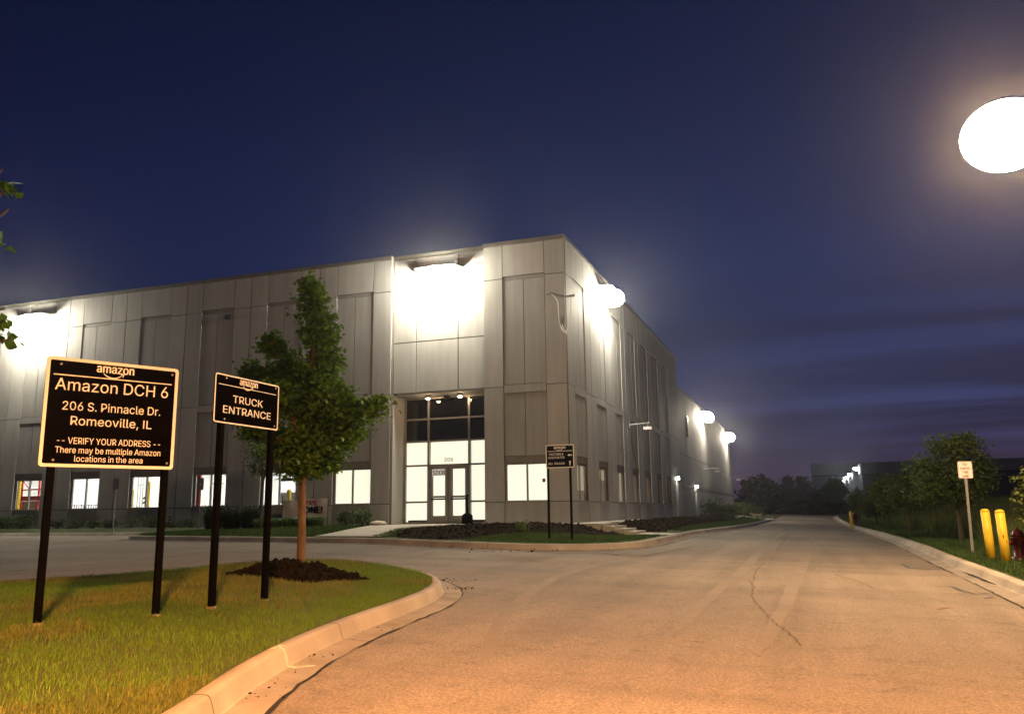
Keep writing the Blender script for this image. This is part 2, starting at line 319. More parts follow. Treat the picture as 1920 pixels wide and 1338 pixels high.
# lettering: outlines of a plain grotesque, drawn as data
GLY = json.loads(r'''{"!":[196,[[67,160,63,509,132,509,128,160],[98,-4,66,9,52,41,66,73,98,86,130,73,143,41,130,9]]],"&":[448,[[197,-7,165,-5,136,1,110,12,88,26,69,42,54,62,43,84,36,108,34,133,36,154,40,173,47,189,85,235,140,279,216,335,237,352,255,375,262,405,260,420,255,434,245,445,233,454,219,459,201,461,168,453,145,431,137,399,145,363,169,327,204,284,438,0,364,0,171,231,121,293,87,344,81,361,77,379,75,398,77,420,82,440,91,458,102,474,117,488,134,499,154,507,176,512,200,513,224,512,246,507,266,499,283,488,297,475,308,459,317,442,322,424,324,404,315,362,291,325,256,293,154,217,135,202,121,188,110,174,103,161,98,146,97,131,98,115,102,101,109,87,143,57,158,51,175,48,193,46,213,48,232,52,251,59,269,69,286,81,301,95,315,112,327,131,336,151,343,174,348,198,349,224,408,224,406,194,403,167,397,144,371,92,345,62,333,47,315,30,294,17,271,7,246,-1,221,-5]]],",":[188,[[38,-119,68,71,137,71,84,-119]]],"-":[453,[[337,244,337,188,114,188,114,244]]],".":[188,[[95,-4,63,9,50,41,63,73,95,87,128,73,141,41,128,9]]],"0":[453,[[227,-7,191,-3,158,7,130,24,105,48,85,77,69,113,57,155,50,202,48,254,50,306,57,353,69,395,85,431,106,461,130,484,159,502,191,512,227,516,262,512,295,502,323,484,348,461,368,431,384,395,396,353,403,306,405,254,403,202,396,155,384,113,368,77,348,48,323,24,295,7,263,-3],[227,50,250,52,271,60,290,74,306,92,320,116,330,144,338,176,342,213,344,254,342,295,338,332,330,365,320,393,306,416,290,435,271,449,250,457,227,460,203,457,182,449,163,435,147,416,134,393,123,365,115,332,111,295,109,254,111,213,115,176,123,144,134,116,147,92,163,74,182,60,203,52]]],"2":[453,[[64,0,64,47,234,229,282,282,311,327,320,371,319,389,315,405,308,419,273,449,224,460,205,458,188,454,172,447,159,438,148,427,139,413,132,398,128,381,127,362,66,362,68,391,75,418,86,442,102,464,121,482,143,496,168,507,196,513,225,516,254,513,281,507,306,497,328,482,346,465,361,445,372,423,379,398,381,372,371,318,363,299,351,280,336,259,267,180,153,60,153,57,389,57,389,0]]],"6":[453,[[226,-7,196,-4,168,3,142,15,119,31,100,51,84,74,73,101,66,130,64,162,65,187,71,212,80,239,93,268,112,302,137,340,252,509,322,509,151,261,145,261,165,288,196,307,235,314,265,312,291,305,316,295,337,280,355,262,370,240,380,215,387,187,389,157,387,127,379,98,368,73,352,50,333,30,310,14,284,3,257,-4],[226,48,245,50,263,55,279,63,293,73,304,86,314,101,322,119,326,137,327,157,326,178,322,196,314,213,304,228,293,241,279,251,263,259,245,264,226,265,207,264,190,259,174,252,160,241,148,229,138,214,131,197,126,179,125,158,126,138,131,119,138,102,148,86,160,73,174,63,190,55,207,50]]],"8":[453,[[226,-7,193,-5,163,1,136,11,111,25,91,42,74,62,62,84,54,109,52,135,53,156,58,176,65,195,75,212,87,228,101,241,117,252,134,260,153,265,153,267,129,276,109,289,93,308,80,330,73,354,70,380,73,405,79,429,90,450,106,469,124,485,146,498,170,508,197,514,226,516,255,514,282,508,306,498,328,485,346,469,361,450,373,429,379,405,382,380,379,354,372,330,359,308,343,289,323,276,300,267,300,265,319,260,335,252,351,241,365,228,377,212,387,195,395,176,399,156,401,135,398,109,391,84,378,62,362,42,341,25,317,11,289,1,259,-5],[226,49,248,50,267,54,285,60,300,69,313,79,323,91,331,106,335,121,337,139,335,157,330,173,322,189,312,202,298,213,283,223,265,230,247,234,226,235,206,234,187,230,169,223,154,213,140,202,130,189,122,173,117,157,115,139,117,121,121,106,129,91,139,79,152,69,167,60,185,54,205,50],[226,290,274,300,307,330,314,344,318,359,319,376,308,420,275,449,226,460,177,449,145,420,138,407,134,392,133,376,134,359,138,344,145,330,178,300]]],"A":[480,[[16,0,201,509,276,509,463,0,395,0,287,302,264,372,232,478,245,478,213,371,191,302,85,0],[110,142,110,199,370,199,370,142]]],"C":[510,[[267,-7,225,-3,186,7,150,25,119,49,92,79,70,115,53,157,44,203,40,254,44,305,53,352,70,393,92,429,119,459,150,484,186,501,225,512,267,516,293,514,317,511,340,504,362,496,383,485,402,471,419,456,435,438,448,418,459,397,467,373,473,348,408,348,389,395,357,428,315,449,267,456,237,453,209,445,184,432,161,414,141,391,125,364,113,332,106,295,103,254,106,213,113,177,125,145,141,117,161,94,184,76,210,63,237,56,267,53,315,60,357,81,389,114,408,160,473,160,467,135,459,112,448,91,435,71,420,53,402,38,383,24,363,13,341,5,317,-2,293,-6]]],"D":[502,[[219,0,96,0,96,57,215,57,254,60,288,68,318,81,343,99,363,122,379,149,390,181,397,216,399,255,397,294,390,329,379,361,364,388,344,410,320,428,291,441,258,449,221,452,93,452,93,509,225,509,273,505,315,495,353,478,385,455,412,426,433,391,449,351,458,306,462,255,458,205,449,159,433,119,411,83,384,54,351,31,312,14,268,3],[125,509,125,0,60,0,60,509]]],"E":[419,[[60,0,60,509,372,509,372,452,125,452,125,286,355,286,355,229,125,229,125,57,375,57,375,0]]],"F":[410,[[60,0,60,509,369,509,369,452,125,452,125,278,346,278,346,221,125,221,125,0]]],"G":[520,[[269,-7,225,-3,185,7,149,25,118,49,91,79,69,116,53,157,43,203,40,254,43,305,53,352,69,393,91,429,117,459,149,484,184,501,223,512,265,516,291,514,316,510,340,504,363,494,384,483,403,469,421,453,436,436,449,416,460,395,468,373,474,349,408,349,387,393,356,427,315,448,265,456,236,453,209,445,183,432,160,414,141,392,125,364,113,332,106,295,103,254,106,213,113,177,125,145,141,117,161,95,184,76,210,63,238,56,269,53,296,55,322,61,345,71,365,85,382,102,396,123,407,147,413,173,415,202,434,199,283,199,283,256,478,256,478,200,475,160,466,124,451,91,431,62,406,38,377,19,344,5,308,-4]]],"H":[517,[[60,0,60,509,125,509,125,289,392,289,392,509,457,509,457,0,392,0,392,232,125,232,125,0]]],"I":[185,[[60,0,60,509,125,509,125,0]]],"K":[467,[[104,145,104,216,139,261,174,303,212,344,364,509,448,509,231,276,228,276],[60,0,60,509,125,509,125,334,124,225,125,193,125,0],[372,0,188,259,228,309,449,0]]],"L":[393,[[60,0,60,509,125,509,125,57,361,57,361,0]]],"N":[523,[[60,0,60,509,136,509,343,183,363,151,388,107,414,55,405,54,401,108,399,157,399,195,399,509,463,509,463,0,387,0,202,290,177,331,148,381,108,452,119,454,122,384,124,328,125,291,125,0]]],"O":[533,[[267,-7,225,-3,186,7,150,25,119,49,92,79,70,115,53,157,44,203,40,254,44,305,53,352,70,393,92,429,119,459,150,484,186,501,225,512,267,516,309,512,348,501,384,484,415,459,442,429,464,393,480,352,490,305,493,254,490,203,480,157,464,115,442,79,415,49,384,25,348,7,309,-3],[267,53,296,55,324,63,349,76,372,94,392,116,408,144,420,176,428,213,430,254,428,295,420,332,408,365,392,392,372,415,349,433,324,446,296,453,267,456,237,453,210,445,184,433,161,415,142,392,125,364,113,332,106,295,103,254,106,213,113,176,125,144,142,117,161,94,184,76,210,63,237,55]]],"P":[445,[[60,0,60,509,235,509,272,506,305,499,332,487,356,471,375,452,390,430,400,404,407,377,409,348,407,318,400,291,390,265,375,243,356,223,332,207,305,195,272,188,235,186,109,186,109,242,233,242,257,244,279,248,297,256,312,266,324,279,333,294,339,310,343,328,344,348,343,367,339,385,333,402,324,416,312,428,297,439,279,446,257,451,232,452,125,452,125,0]]],"R":[449,[[60,0,60,509,236,509,273,506,305,500,333,489,356,473,376,455,390,433,401,408,407,381,409,352,407,323,401,296,390,271,376,250,356,232,333,217,305,206,273,200,236,198,96,198,96,255,234,255,258,256,280,260,298,267,313,276,325,287,334,300,340,316,344,333,345,352,344,371,340,389,334,405,325,419,313,430,298,440,279,446,258,451,233,452,125,452,125,0],[353,0,230,229,303,229,428,0]]],"S":[447,[[224,-9,188,-7,156,-1,128,9,102,23,81,40,64,60,51,83,42,109,38,137,104,137,108,118,114,102,123,88,136,76,150,66,166,59,224,49,246,50,267,54,286,60,303,69,317,79,329,92,338,106,344,122,346,139,344,154,340,168,332,179,296,205,245,222,184,239,145,253,112,269,86,289,67,313,56,341,52,372,54,400,62,425,75,448,92,468,113,484,138,498,165,508,195,514,227,516,259,514,289,508,316,498,340,484,360,468,377,449,390,427,398,403,401,378,337,378,332,402,320,421,302,437,280,449,254,456,225,459,204,457,185,454,167,448,152,440,139,430,129,418,121,405,117,391,115,376,117,359,122,345,131,334,169,308,212,293,264,279,312,264,359,238,372,226,384,213,395,198,402,180,407,161,408,139,406,112,399,87,386,64,370,43,349,25,323,11,294,0,261,-7]]],"T":[449,[[32,452,32,509,417,509,417,452,257,452,257,0,193,0,193,452]]],"U":[517,[[259,-8,220,-6,186,2,154,15,126,33,103,55,85,80,71,108,63,140,60,173,60,509,124,509,124,178,126,155,132,133,141,113,153,95,169,80,187,68,208,59,232,53,259,52,285,53,309,59,331,68,349,80,364,95,377,113,385,133,391,155,393,178,393,509,457,509,457,173,454,140,446,108,433,80,414,55,391,33,363,15,332,2,297,-6]]],"V":[480,[[204,0,16,509,84,509,192,206,215,137,248,31,235,31,267,138,290,206,395,509,463,509,278,0]]],"Y":[472,[[203,0,203,208,16,509,91,509,192,344,222,292,250,230,224,230,251,293,280,344,381,509,455,509,268,208,268,0]]],"Z":[438,[[42,0,42,46,273,385,306,431,341,476,348,454,285,452,223,452,40,452,40,509,397,509,397,462,169,129,134,81,97,33,90,54,152,57,214,57,399,57,399,0]]],"a":[389,[[160,-9,137,-7,115,-3,94,5,76,15,60,29,48,45,38,63,32,84,30,108,32,128,36,146,43,161,78,193,125,211,178,220,234,227,265,235,276,255,276,257,267,297,240,322,196,331,149,322,118,301,100,274,41,291,51,313,64,331,79,346,95,358,114,368,133,375,194,384,239,379,286,360,300,350,312,336,322,320,330,301,335,278,337,251,337,0,277,0,277,52,272,52,252,25,215,1,199,-4,181,-7],[170,45,192,47,211,51,228,59,242,68,254,80,263,93,276,138,276,190,259,182,231,176,200,171,175,168,134,159,103,139,92,105,102,72,130,52]]],"b":[424,[[229,-8,208,-7,189,-3,172,4,138,31,118,59,112,59,112,0,53,0,53,509,114,509,114,319,118,319,137,346,171,373,188,379,207,383,229,384,259,382,287,374,313,361,335,342,354,320,370,293,381,261,388,227,390,189,388,151,381,116,370,84,355,57,336,34,313,16,288,3,260,-6],[220,47,242,49,262,55,279,66,294,80,306,97,316,117,323,139,327,163,328,189,327,215,323,239,316,261,307,281,295,298,280,311,262,322,243,328,220,330,198,328,178,322,161,312,147,299,134,282,125,263,118,241,114,216,113,189,114,162,118,138,125,115,135,95,147,78,162,65,179,55,198,49]]],"c":[396,[[207,-8,174,-5,144,3,117,16,93,35,72,58,56,85,44,116,37,150,34,187,37,225,44,260,56,291,72,318,93,341,117,360,144,374,174,382,207,384,260,377,305,356,340,322,362,277,303,262,290,289,270,311,242,325,207,330,184,328,163,321,145,310,130,296,118,278,108,258,102,236,98,212,96,187,98,163,102,139,108,117,118,97,130,80,145,66,163,55,184,49,207,46,243,52,271,66,292,89,304,117,363,102,341,56,306,21,261,-1]]],"e":[404,[[212,-8,177,-5,145,3,117,16,92,35,72,58,56,85,44,116,37,150,34,187,36,224,44,258,55,290,71,317,91,340,115,359,142,373,172,382,205,384,226,383,246,380,266,374,285,366,303,355,319,341,334,324,347,305,357,282,365,256,370,227,371,194,371,169,75,169,75,221,338,221,310,202,308,226,304,248,298,269,288,286,277,301,263,314,246,323,227,328,205,330,183,328,164,323,146,313,131,301,119,286,109,270,102,251,97,231,96,211,96,178,98,151,102,127,110,106,121,88,135,73,151,61,169,53,190,48,212,46,254,53,285,73,306,105,365,91,358,72,348,55,335,39,320,26,302,14,283,4,261,-3,237,-7]]],"h":[410,[[114,227,114,0,53,0,53,509,114,509,114,287,102,287,116,319,132,344,152,362,175,374,200,382,227,384,252,383,275,377,295,369,313,356,328,340,341,321,350,298,355,271,357,240,357,0,296,0,296,235,293,263,286,286,273,304,256,318,235,326,210,329,192,328,176,324,161,317,147,308,136,297,126,283,119,266,115,248]]],"i":[167,[[53,0,53,379,114,379,114,0],[84,443,54,455,41,483,54,512,84,524,114,512,126,483,114,455]]],"l":[189,[[139,-2,112,0,91,8,74,20,62,37,55,59,53,84,53,509,114,509,114,99,120,62,146,52,160,53,170,54,181,3,162,-1]]],"m":[610,[[53,0,53,379,112,379,112,295,108,295,114,314,122,331,132,346,172,376,219,386,245,383,268,375,287,361,303,342,314,320,321,295,312,295,318,312,326,329,337,343,350,356,364,366,381,375,398,381,417,385,437,386,458,385,478,380,497,372,514,361,529,346,541,328,550,307,555,283,557,255,557,0,496,0,496,254,493,279,485,298,473,313,456,323,438,329,419,330,374,320,345,290,335,247,335,0,274,0,274,260,272,280,265,297,253,311,238,322,220,328,199,330,158,320,126,289,119,274,115,257,114,238,114,0]]],"n":[410,[[114,227,114,0,53,0,53,379,112,379,112,287,102,287,116,319,132,344,152,362,175,374,200,382,227,384,252,383,275,377,295,369,313,356,328,340,341,321,350,298,355,271,357,240,357,0,296,0,296,235,293,263,286,286,273,304,256,318,235,326,210,329,192,328,176,324,161,317,147,308,136,297,126,283,119,266,115,248]]],"o":[415,[[207,-8,174,-5,144,3,117,16,93,35,72,58,56,85,44,116,37,150,34,187,37,225,44,260,56,291,72,318,93,341,117,360,144,374,174,382,207,384,241,382,271,374,299,360,323,341,343,318,359,291,371,260,379,225,381,187,379,150,371,116,359,85,343,58,323,35,299,16,271,3,241,-5],[207,46,231,49,252,55,270,66,285,80,298,97,307,117,314,139,318,163,319,187,318,212,314,236,307,258,298,278,285,296,270,310,252,321,231,328,207,330,184,328,163,321,145,310,130,296,118,278,108,258,102,236,98,212,96,187,98,163,102,139,108,117,118,97,130,80,145,66,163,55,184,49]]],"p":[424,[[53,-143,53,379,112,379,112,319,118,319,137,346,171,373,188,379,207,383,229,384,259,382,287,374,313,361,335,342,354,320,370,293,381,261,388,227,390,189,388,151,381,116,370,84,355,57,336,34,313,16,288,3,260,-6,229,-8,208,-7,189,-3,173,4,138,31,118,59,114,59,114,-143],[220,47,242,49,262,55,279,66,294,80,306,97,316,117,323,139,327,163,328,189,327,215,323,239,316,261,307,281,295,298,280,311,262,322,243,328,220,330,198,328,178,322,161,312,147,299,134,282,125,263,118,241,114,216,113,189,114,162,118,138,125,115,135,95,147,78,162,65,179,55,198,49]]],"r":[259,[[53,0,53,379,112,379,112,321,115,321,124,339,137,354,152,367,171,377,191,383,213,385,229,384,243,384,243,322,230,324,207,326,159,315,126,284,119,269,115,254,114,237,114,0]]],"s":[365,[[182,-8,157,-7,133,-3,112,3,93,12,76,24,62,38,50,54,41,73,36,94,94,107,101,87,111,72,124,60,141,52,160,47,181,45,206,47,227,53,244,62,258,74,265,88,268,103,254,136,212,155,149,170,118,180,92,192,72,208,58,227,50,249,47,274,49,295,55,314,65,332,79,347,95,360,115,370,137,378,161,383,187,384,212,383,234,379,254,372,271,363,286,352,299,339,309,324,318,308,324,290,268,277,243,316,228,325,210,331,187,333,166,331,147,326,131,317,119,305,111,292,109,277,110,264,115,253,124,243,172,223,229,209,261,200,287,187,306,171,320,153,328,131,331,107,329,85,323,65,312,47,298,31,281,18,260,6,236,-2,210,-7]]],"t":[227,[[204,379,204,327,6,327,6,379],[65,471,126,471,126,98,136,61,170,50,185,51,202,54,213,2,192,-3,168,-4,138,-1,113,7,92,21,77,41,68,64,65,93]]],"u":[410,[[182,-5,158,-3,135,2,115,11,97,23,82,39,69,59,60,82,54,109,53,139,53,379,114,379,114,144,116,117,124,94,137,75,154,61,175,53,200,50,218,51,234,55,249,62,263,71,274,83,283,97,290,113,295,132,296,153,296,379,357,379,357,0,298,0,298,92,307,92,294,60,277,35,257,17,234,5,209,-3]]],"v":[389,[[163,0,17,379,84,379,165,155,187,87,206,21,184,21,203,87,224,155,305,379,371,379,226,0]]],"y":[389,[[47,-139,61,-86,71,-87,104,-89,130,-74,151,-36,163,-1,17,379,84,379,165,155,187,87,206,21,184,21,202,87,224,155,305,379,371,379,204,-58,177,-107,139,-136,91,-145,65,-143]]],"z":[380,[[42,0,42,46,254,320,254,323,48,323,48,379,333,379,333,331,126,60,126,56,339,56,339,0]]]}''')
def text_mesh(name, s, h, m, parent, cx, z, y, weight=0.0, width=None, align='C', depth=.0015, xs=1.0):
    """cap height h, baseline z, in the parent's x-z plane facing -y"""
    k = h / .509; X = 0; spl = []
    for ch in s:
        if ch == ' ': X += 170; continue
        adv, cont = GLY[ch]
        ar = [sum(c[i] * c[(i + 3) % len(c)] - c[(i + 2) % len(c)] * c[i + 1] for i in range(0, len(c), 2)) for c in cont]
        big = max(range(len(cont)), key=lambda q: abs(ar[q])); outer = sorted([q for q in range(len(cont)) if ar[q] * ar[big] > 0], key=lambda q: -abs(ar[q]))
        for q, c in enumerate(cont):
            lay = outer.index(q) if q in outer else 0
            spl.append((lay, [((c[i] + X) * k * xs / 1000, c[i + 1] * k / 1000) for i in range(0, len(c), 2)]))
        X += adv
    w = X * k * xs / 1000; sx = (width / w) if width else 1.0; w *= sx
    x0 = cx - w / 2 if align == 'C' else cx
    full = bmesh.new()
    for lay in sorted({q[0] for q in spl}):        # overlapping strokes are filled one by one
        cu = bpy.data.curves.new(name, 'CURVE'); cu.dimensions = '2D'; cu.fill_mode = 'BOTH'; cu.extrude = depth + .00015 * lay
        for l_, pl in spl:
            if l_ != lay: continue
            sp = cu.splines.new('POLY'); sp.points.add(len(pl) - 1); sp.use_cyclic_u = True
            for p, (a, b) in zip(sp.points, pl): p.co = (a * sx, b, 0, 1)
        t = bpy.data.objects.new('tmp', cu); COL.objects.link(t)
        dg = bpy.context.evaluated_depsgraph_get(); m1 = bpy.data.meshes.new_from_object(t.evaluated_get(dg)); bpy.data.objects.remove(t)
        full.from_mesh(m1); bpy.data.meshes.remove(m1)
    me = bpy.data.meshes.new(name); full.to_mesh(me); full.free()
    if weight > .009:                       # heavier strokes: the outline struck again a hair to each side
        bm = bmesh.new(); bm.from_mesh(me); src = bm.verts[:] + bm.edges[:] + bm.faces[:]
        for sg, dz in ((-1, .0003), (1, .0006)):
            d_ = bmesh.ops.duplicate(bm, geom=src)['geom']
            for v in d_:
                if isinstance(v, bmesh.types.BMVert): v.co.x += sg * weight * k * .8; v.co.z += dz
        bm.to_mesh(me); bm.free()
    me.transform(Matrix.Translation((x0, y, z)) @ Matrix.Rotation(R(90), 4, 'X')); me.materials.clear(); me.materials.append(m); me.name = name
    o = link(name, me, parent); return o
def rrect(w, h, r, n=5, cx=0, cz=0):
    out = []
    for (sx, sz, a0) in ((1, 1, 0), (-1, 1, 90), (-1, -1, 180), (1, -1, 270)):
        for i in range(n + 1):
            a = R(a0 + 90 * i / n); out.append((cx + sx * (w / 2 - r) + r * math.cos(a), cz + sz * (h / 2 - r) + r * math.sin(a)))
    return out
def ring_frame(mb, w, h, r, t, y0, y1, m, cx=0, cz=0, inset=0):
    o = rrect(w - 2 * inset, h - 2 * inset, r, 5, cx, cz); i = rrect(w - 2 * inset - 2 * t, h - 2 * inset - 2 * t, max(.004, r - t * .6), 5, cx, cz); n = len(o)
    vs = [(x, y0, z) for x, z in o] + [(x, y0, z) for x, z in i] + [(x, y1, z) for x, z in o] + [(x, y1, z) for x, z in i]
    fs = []
    for k in range(n):
        j = (k + 1) % n
        fs += [(k, n + k, n + j, j), (k, j, 2 * n + j, 2 * n + k), (n + k, 3 * n + k, 3 * n + j, n + j)]
    mb.add(vs, fs, m)

# ================================================================== GROUND
nf = [(5.6, -44), (5.4, -33), (5.02, -27.2), (4.68, -24.8), (4.38, -24.0), (4.1, -23.2), (3.9, -22.45), (3.76, -21.8), (3.64, -21.0), (3.52, -19.9), (3.36, -18.8), (3.05, -17.75), (2.42, -16.75), (1.5, -15.9), (.6, -15.35), (-.35, -15.3), (-1.0, -16.6), (-1.45, -19.0), (-2.2, -21.0), (-4.2, -22.4), (-9, -23.6), (-14, -24.2)]
def even_path(P, step, passes=12):
    P = np.array(P, float); s_ = np.concatenate([[0], np.cumsum(np.hypot(*np.diff(P, axis=0).T))]); q = np.arange(0, s_[-1], step)
    X = np.interp(q, s_, P[:, 0]); Y = np.interp(q, s_, P[:, 1])
    for _ in range(passes): X[1:-1] = (X[:-2] + 2 * X[1:-1] + X[2:]) / 4; Y[1:-1] = (Y[:-2] + 2 * Y[1:-1] + Y[2:]) / 4
    return [(float(a), float(b)) for a, b in zip(X, Y)]
NF2 = [(p.x, p.y) for p in catmull([(a, b, 0) for a, b in nf], 5)]
NEAR_OUT = even_path(NF2, .18, 10)
NEAR_POLY = NEAR_OUT + [(-14, -44)]
def near_h(x, y):
    d = min((x - a) ** 2 + (y - b) ** 2 for a, b in NEAR_OUT) ** .5
    return Gz(x, y) + .15 + .10 * sstep(d / 2.2) + .015 * math.sin(x * 2.1 + y) * min(1, d)
BI_KERB = [(-62, -1.9), (-16, -1.9), (-14.6, -2.2), (-14.2, -3.2), (-14.0, -5.2), (-13.5, -6.0), (-12.4, -6.3), (-8, -7.25), (-3.9, -8.1), (-1, -8.6), (1.2, -8.7), (2.4, -8.2), (3.2, -7.2), (3.6, -5.6), (3.68, -2), (3.6, 4.9), (4.2, 14), (4.55, 25), (4.6, 40), (4.62, 43.5)]
BI_OUT = [(p.x, p.y) for p in catmull([(a, b, 0) for a, b in BI_KERB], 5)]
BI_POLY = BI_OUT + [(4.6, 72), (-1, 72), (-1, 1), (-62, 1)]
def bi_h(x, y):
    """building island: kerb height at the rim, rising to just below the door sill"""
    dk = min((x - a) ** 2 + (y - b) ** 2 for a, b in BI_OUT) ** .5
    db = math.hypot(max(x, 0), max(-y, 0)); db = max(db - 1.4, 0)
    t = sstep(dk / (dk + db + 1e-6)) if db > 0 else 1
    base = Gz(x, y) + .15
    top = FLOOR - .035
    if x > .6: t = t ** (1 + 1.0 * sstep((x - .6) / .8))
    if x > 1.1 and y < 2: top = min(top, FLOOR - .035 - .30 * sstep((x - 1.1) / .9) * sstep((2 - y) / 1.2))
    if x > 1.1 and -1.75 < y < .85: return base - .04
    if y > 30: top = FLOOR - .035 - .25 * sstep((y - 30) / 25)
    return base + (top - base) * t
VK = [(10.95, -46), (10.95, -14), (10.75, -8), (10.78, 4), (10.55, 12), (10.25, 22), (10.2, 34), (10.3, 62), (10.6, 74), (12.5, 81), (17, 85), (30, 87.5), (70, 88)]
VK_OUT = even_path(VK, .9, 14)
def verge_h(x, y):
    base = Gz(min(x, 12.5), y) + .15
    t = sstep((x - 12.6) / 7.5)
    bump = .10 * math.sin(x * .7 + 1.3) * math.sin(y * .45) + .05 * math.sin(x * 1.9) * math.cos(y * 1.3)
    far = 1.6 * sstep((x - 24) / 30)
    return base + t * (.95 + bump) + far

M_ASPH = None
def asphalt_material():
    m = bpy.data.materials.new('asphalt'); m.use_nodes = True; nt = m.node_tree; N = nt.nodes.new; L = nt.links.new
    b = nt.nodes['Principled BSDF']; b.inputs['Roughness'].default_value = .82; b.inputs['Specular IOR Level'].default_value = .25
    tc = N('ShaderNodeTexCoord')
    def noise(s, d, r=.6, vec=None):
        n = N('ShaderNodeTexNoise'); n.inputs['Scale'].default_value = s; n.inputs['Detail'].default_value = d; n.inputs['Roughness'].default_value = r
        L(vec or tc.outputs['Object'], n.inputs['Vector']); return n.outputs['Fac']
    def ramp(f, stops):
        r = N('ShaderNodeValToRGB'); cr = r.color_ramp
        while len(cr.elements) < len(stops): cr.elements.new(.5)
        for e, (p, c) in zip(cr.elements, stops): e.position = p; e.color = (c, c, c, 1)
        L(f, r.inputs[0]); return r.outputs[0]
    def mul(a, c):
        x = N('ShaderNodeMix'); x.data_type = 'RGBA'; x.blend_type = 'MULTIPLY'; x.inputs[0].default_value = 1; L(a, x.inputs[6]); L(c, x.inputs[7]); return x.outputs[2]
    big = ramp(noise(.22, 4), [(.3, .78), (.7, 1.12)])
    mp = N('ShaderNodeMapping'); mp.inputs['Scale'].default_value = (1.6, .10, 1); L(tc.outputs['Object'], mp.inputs[0])
    lanes = ramp(noise(.9, 3, vec=mp.outputs[0]), [(.35, .86), (.65, 1.08)])
    mp2 = N('ShaderNodeMapping'); mp2.inputs['Scale'].default_value = (.10, 1.3, 1); L(tc.outputs['Object'], mp2.inputs[0])
    cross = ramp(noise(.8, 3, vec=mp2.outputs[0]), [(.36, .86), (.52, 1.0)])
    speck = ramp(noise(46, 4, .9), [(.34, .45), (.50, 1.0), (.66, 1.7)])
    spots = ramp(noise(3.2, 5, .7), [(.30, .74), (.46, 1.0)])
    base = N('ShaderNodeRGB'); base.outputs[0].default_value = (.225, .186, .152, 1)
    c = mul(mul(mul(mul(mul(base.outputs[0], big), lanes), cross), speck), spots); L(c, b.inputs['Base Color'])
    bm = N('ShaderNodeBump'); bm.inputs['Strength'].default_value = .55; bm.inputs['Distance'].default_value = .012; L(noise(70, 2, .8), bm.inputs['Height']); L(bm.outputs[0], b.inputs['Normal'])
    return m
def grid_sheet(name, xs, ys, zf, m):
    X, Y = np.meshgrid(xs, ys); Z = zf(X, Y); V = np.stack([X.ravel(), Y.ravel(), Z.ravel()], 1); nx = len(xs); ny = len(ys)
    i = np.arange(nx - 1)[None, :] + np.arange(ny - 1)[:, None] * nx; F = np.stack([i, i + 1, i + nx + 1, i + nx], -1).reshape(-1, 4)
    o = rawmesh(name, V, [F], m); o.data.polygons.foreach_set('use_smooth', [True] * len(o.data.polygons)); return o
M_ASPH = asphalt_material()
road = grid_sheet('road', np.arange(-64, 13.1, .75), np.arange(-52, 88.1, .75), G, M_ASPH); tag(road, 'worn tan asphalt drive and lot in front of the warehouse', 'road', kind='structure')
M_GROUND = mat('ground_grass', (.045, .060, .018), .95, .0, .8, c2=(.022, .028, .012), bump=.6, bscale=15)
M_LAWN = mat('lawn_soil', (.075, .095, .016), .95, .0, 1.1, c2=(.050, .055, .012), bump=.5, bscale=25)
M_LAWNB = mat('lawn_soil_green', (.048, .072, .018), .95, .0, 2, c2=(.030, .040, .013), bump=.5, bscale=25)
base = grid_sheet('ground', np.linspace(-320, 420, 9), np.linspace(-80, 530, 11), lambda X, Y: X * 0 - 1.2, M_GROUND); tag(base, kind='structure')
def far_h(X, Y):
    t = np.clip((Y - 87.5) / 9.0, 0, 1); t = t * t * (3 - 2 * t)
    t2 = np.clip((Y - 100) / 60.0, 0, 1)
    return G(X, np.full_like(Y, 90.0)) - .06 + 2.0 * t + .9 * t2 + .15 * np.sin(X * .3) * t
tag(grid_sheet('hill', np.arange(-100, 420, 4.0), np.concatenate([np.arange(87.0, 110, 1.5), np.arange(112, 520, 12)]), far_h, M_GROUND), kind='structure')

# -------- near island: lawn + kerb
lawn = sheet('lawn', NEAR_POLY, near_h, M_LAWN, .45); tag(lawn, kind='structure')
kerb_near = sweep_kerb('kerb', NEAR_OUT, KERB_PROF, M_KERB, 1); tag(kerb_near, kind='structure')
# -------- building island
bi = sheet('planting_bed', BI_POLY, bi_h, M_LAWNB, .5, bbox=lambda X, Y: (Y < 40)); tag(bi, kind='structure')
kerb_isl = sweep_kerb('kerb', BI_OUT, KERB_PROF, M_KERB, 1)
tag(kerb_isl, kind='structure')
vp = VK_OUT + [(70, -46)]
vg = sheet('verge', vp, verge_h, mat('verge_soil', (.045, .070, .018), .95, .0, 1.5, c2=(.030, .036, .013), bump=.5, bscale=25), .9); tag(vg, kind='structure')
VPROF = [(-.02, .12), (0, .15), (.12, .15), (.15, .142), (.17, .12), (.205, .03), (.22, .014), (.50, .006), (.52, -.05)]
kerb_verge = sweep_kerb('kerb', VK_OUT, VPROF, M_KERB, -1); tag(kerb_verge, kind='structure')
def strip(mb, pts, w, m, dz=.005, zf=Gz):
    P = [Vector((p[0], p[1])) for p in pts]; n = len(P); V = []
    for i, p in enumerate(P):
        d = (P[min(i + 1, n - 1)] - P[max(i - 1, 0)]).normalized(); o = Vector((-d.y, d.x)); ww = w[i] if hasattr(w, '__len__') else w
        for s_ in (-.5, .5):
            q = p + o * ww * s_; V.append((q.x, q.y, zf(q.x, q.y) + dz))
    mb.add(V, [(2 * i, 2 * i + 2, 2 * i + 3, 2 * i + 1) for i in range(n - 1)], m)

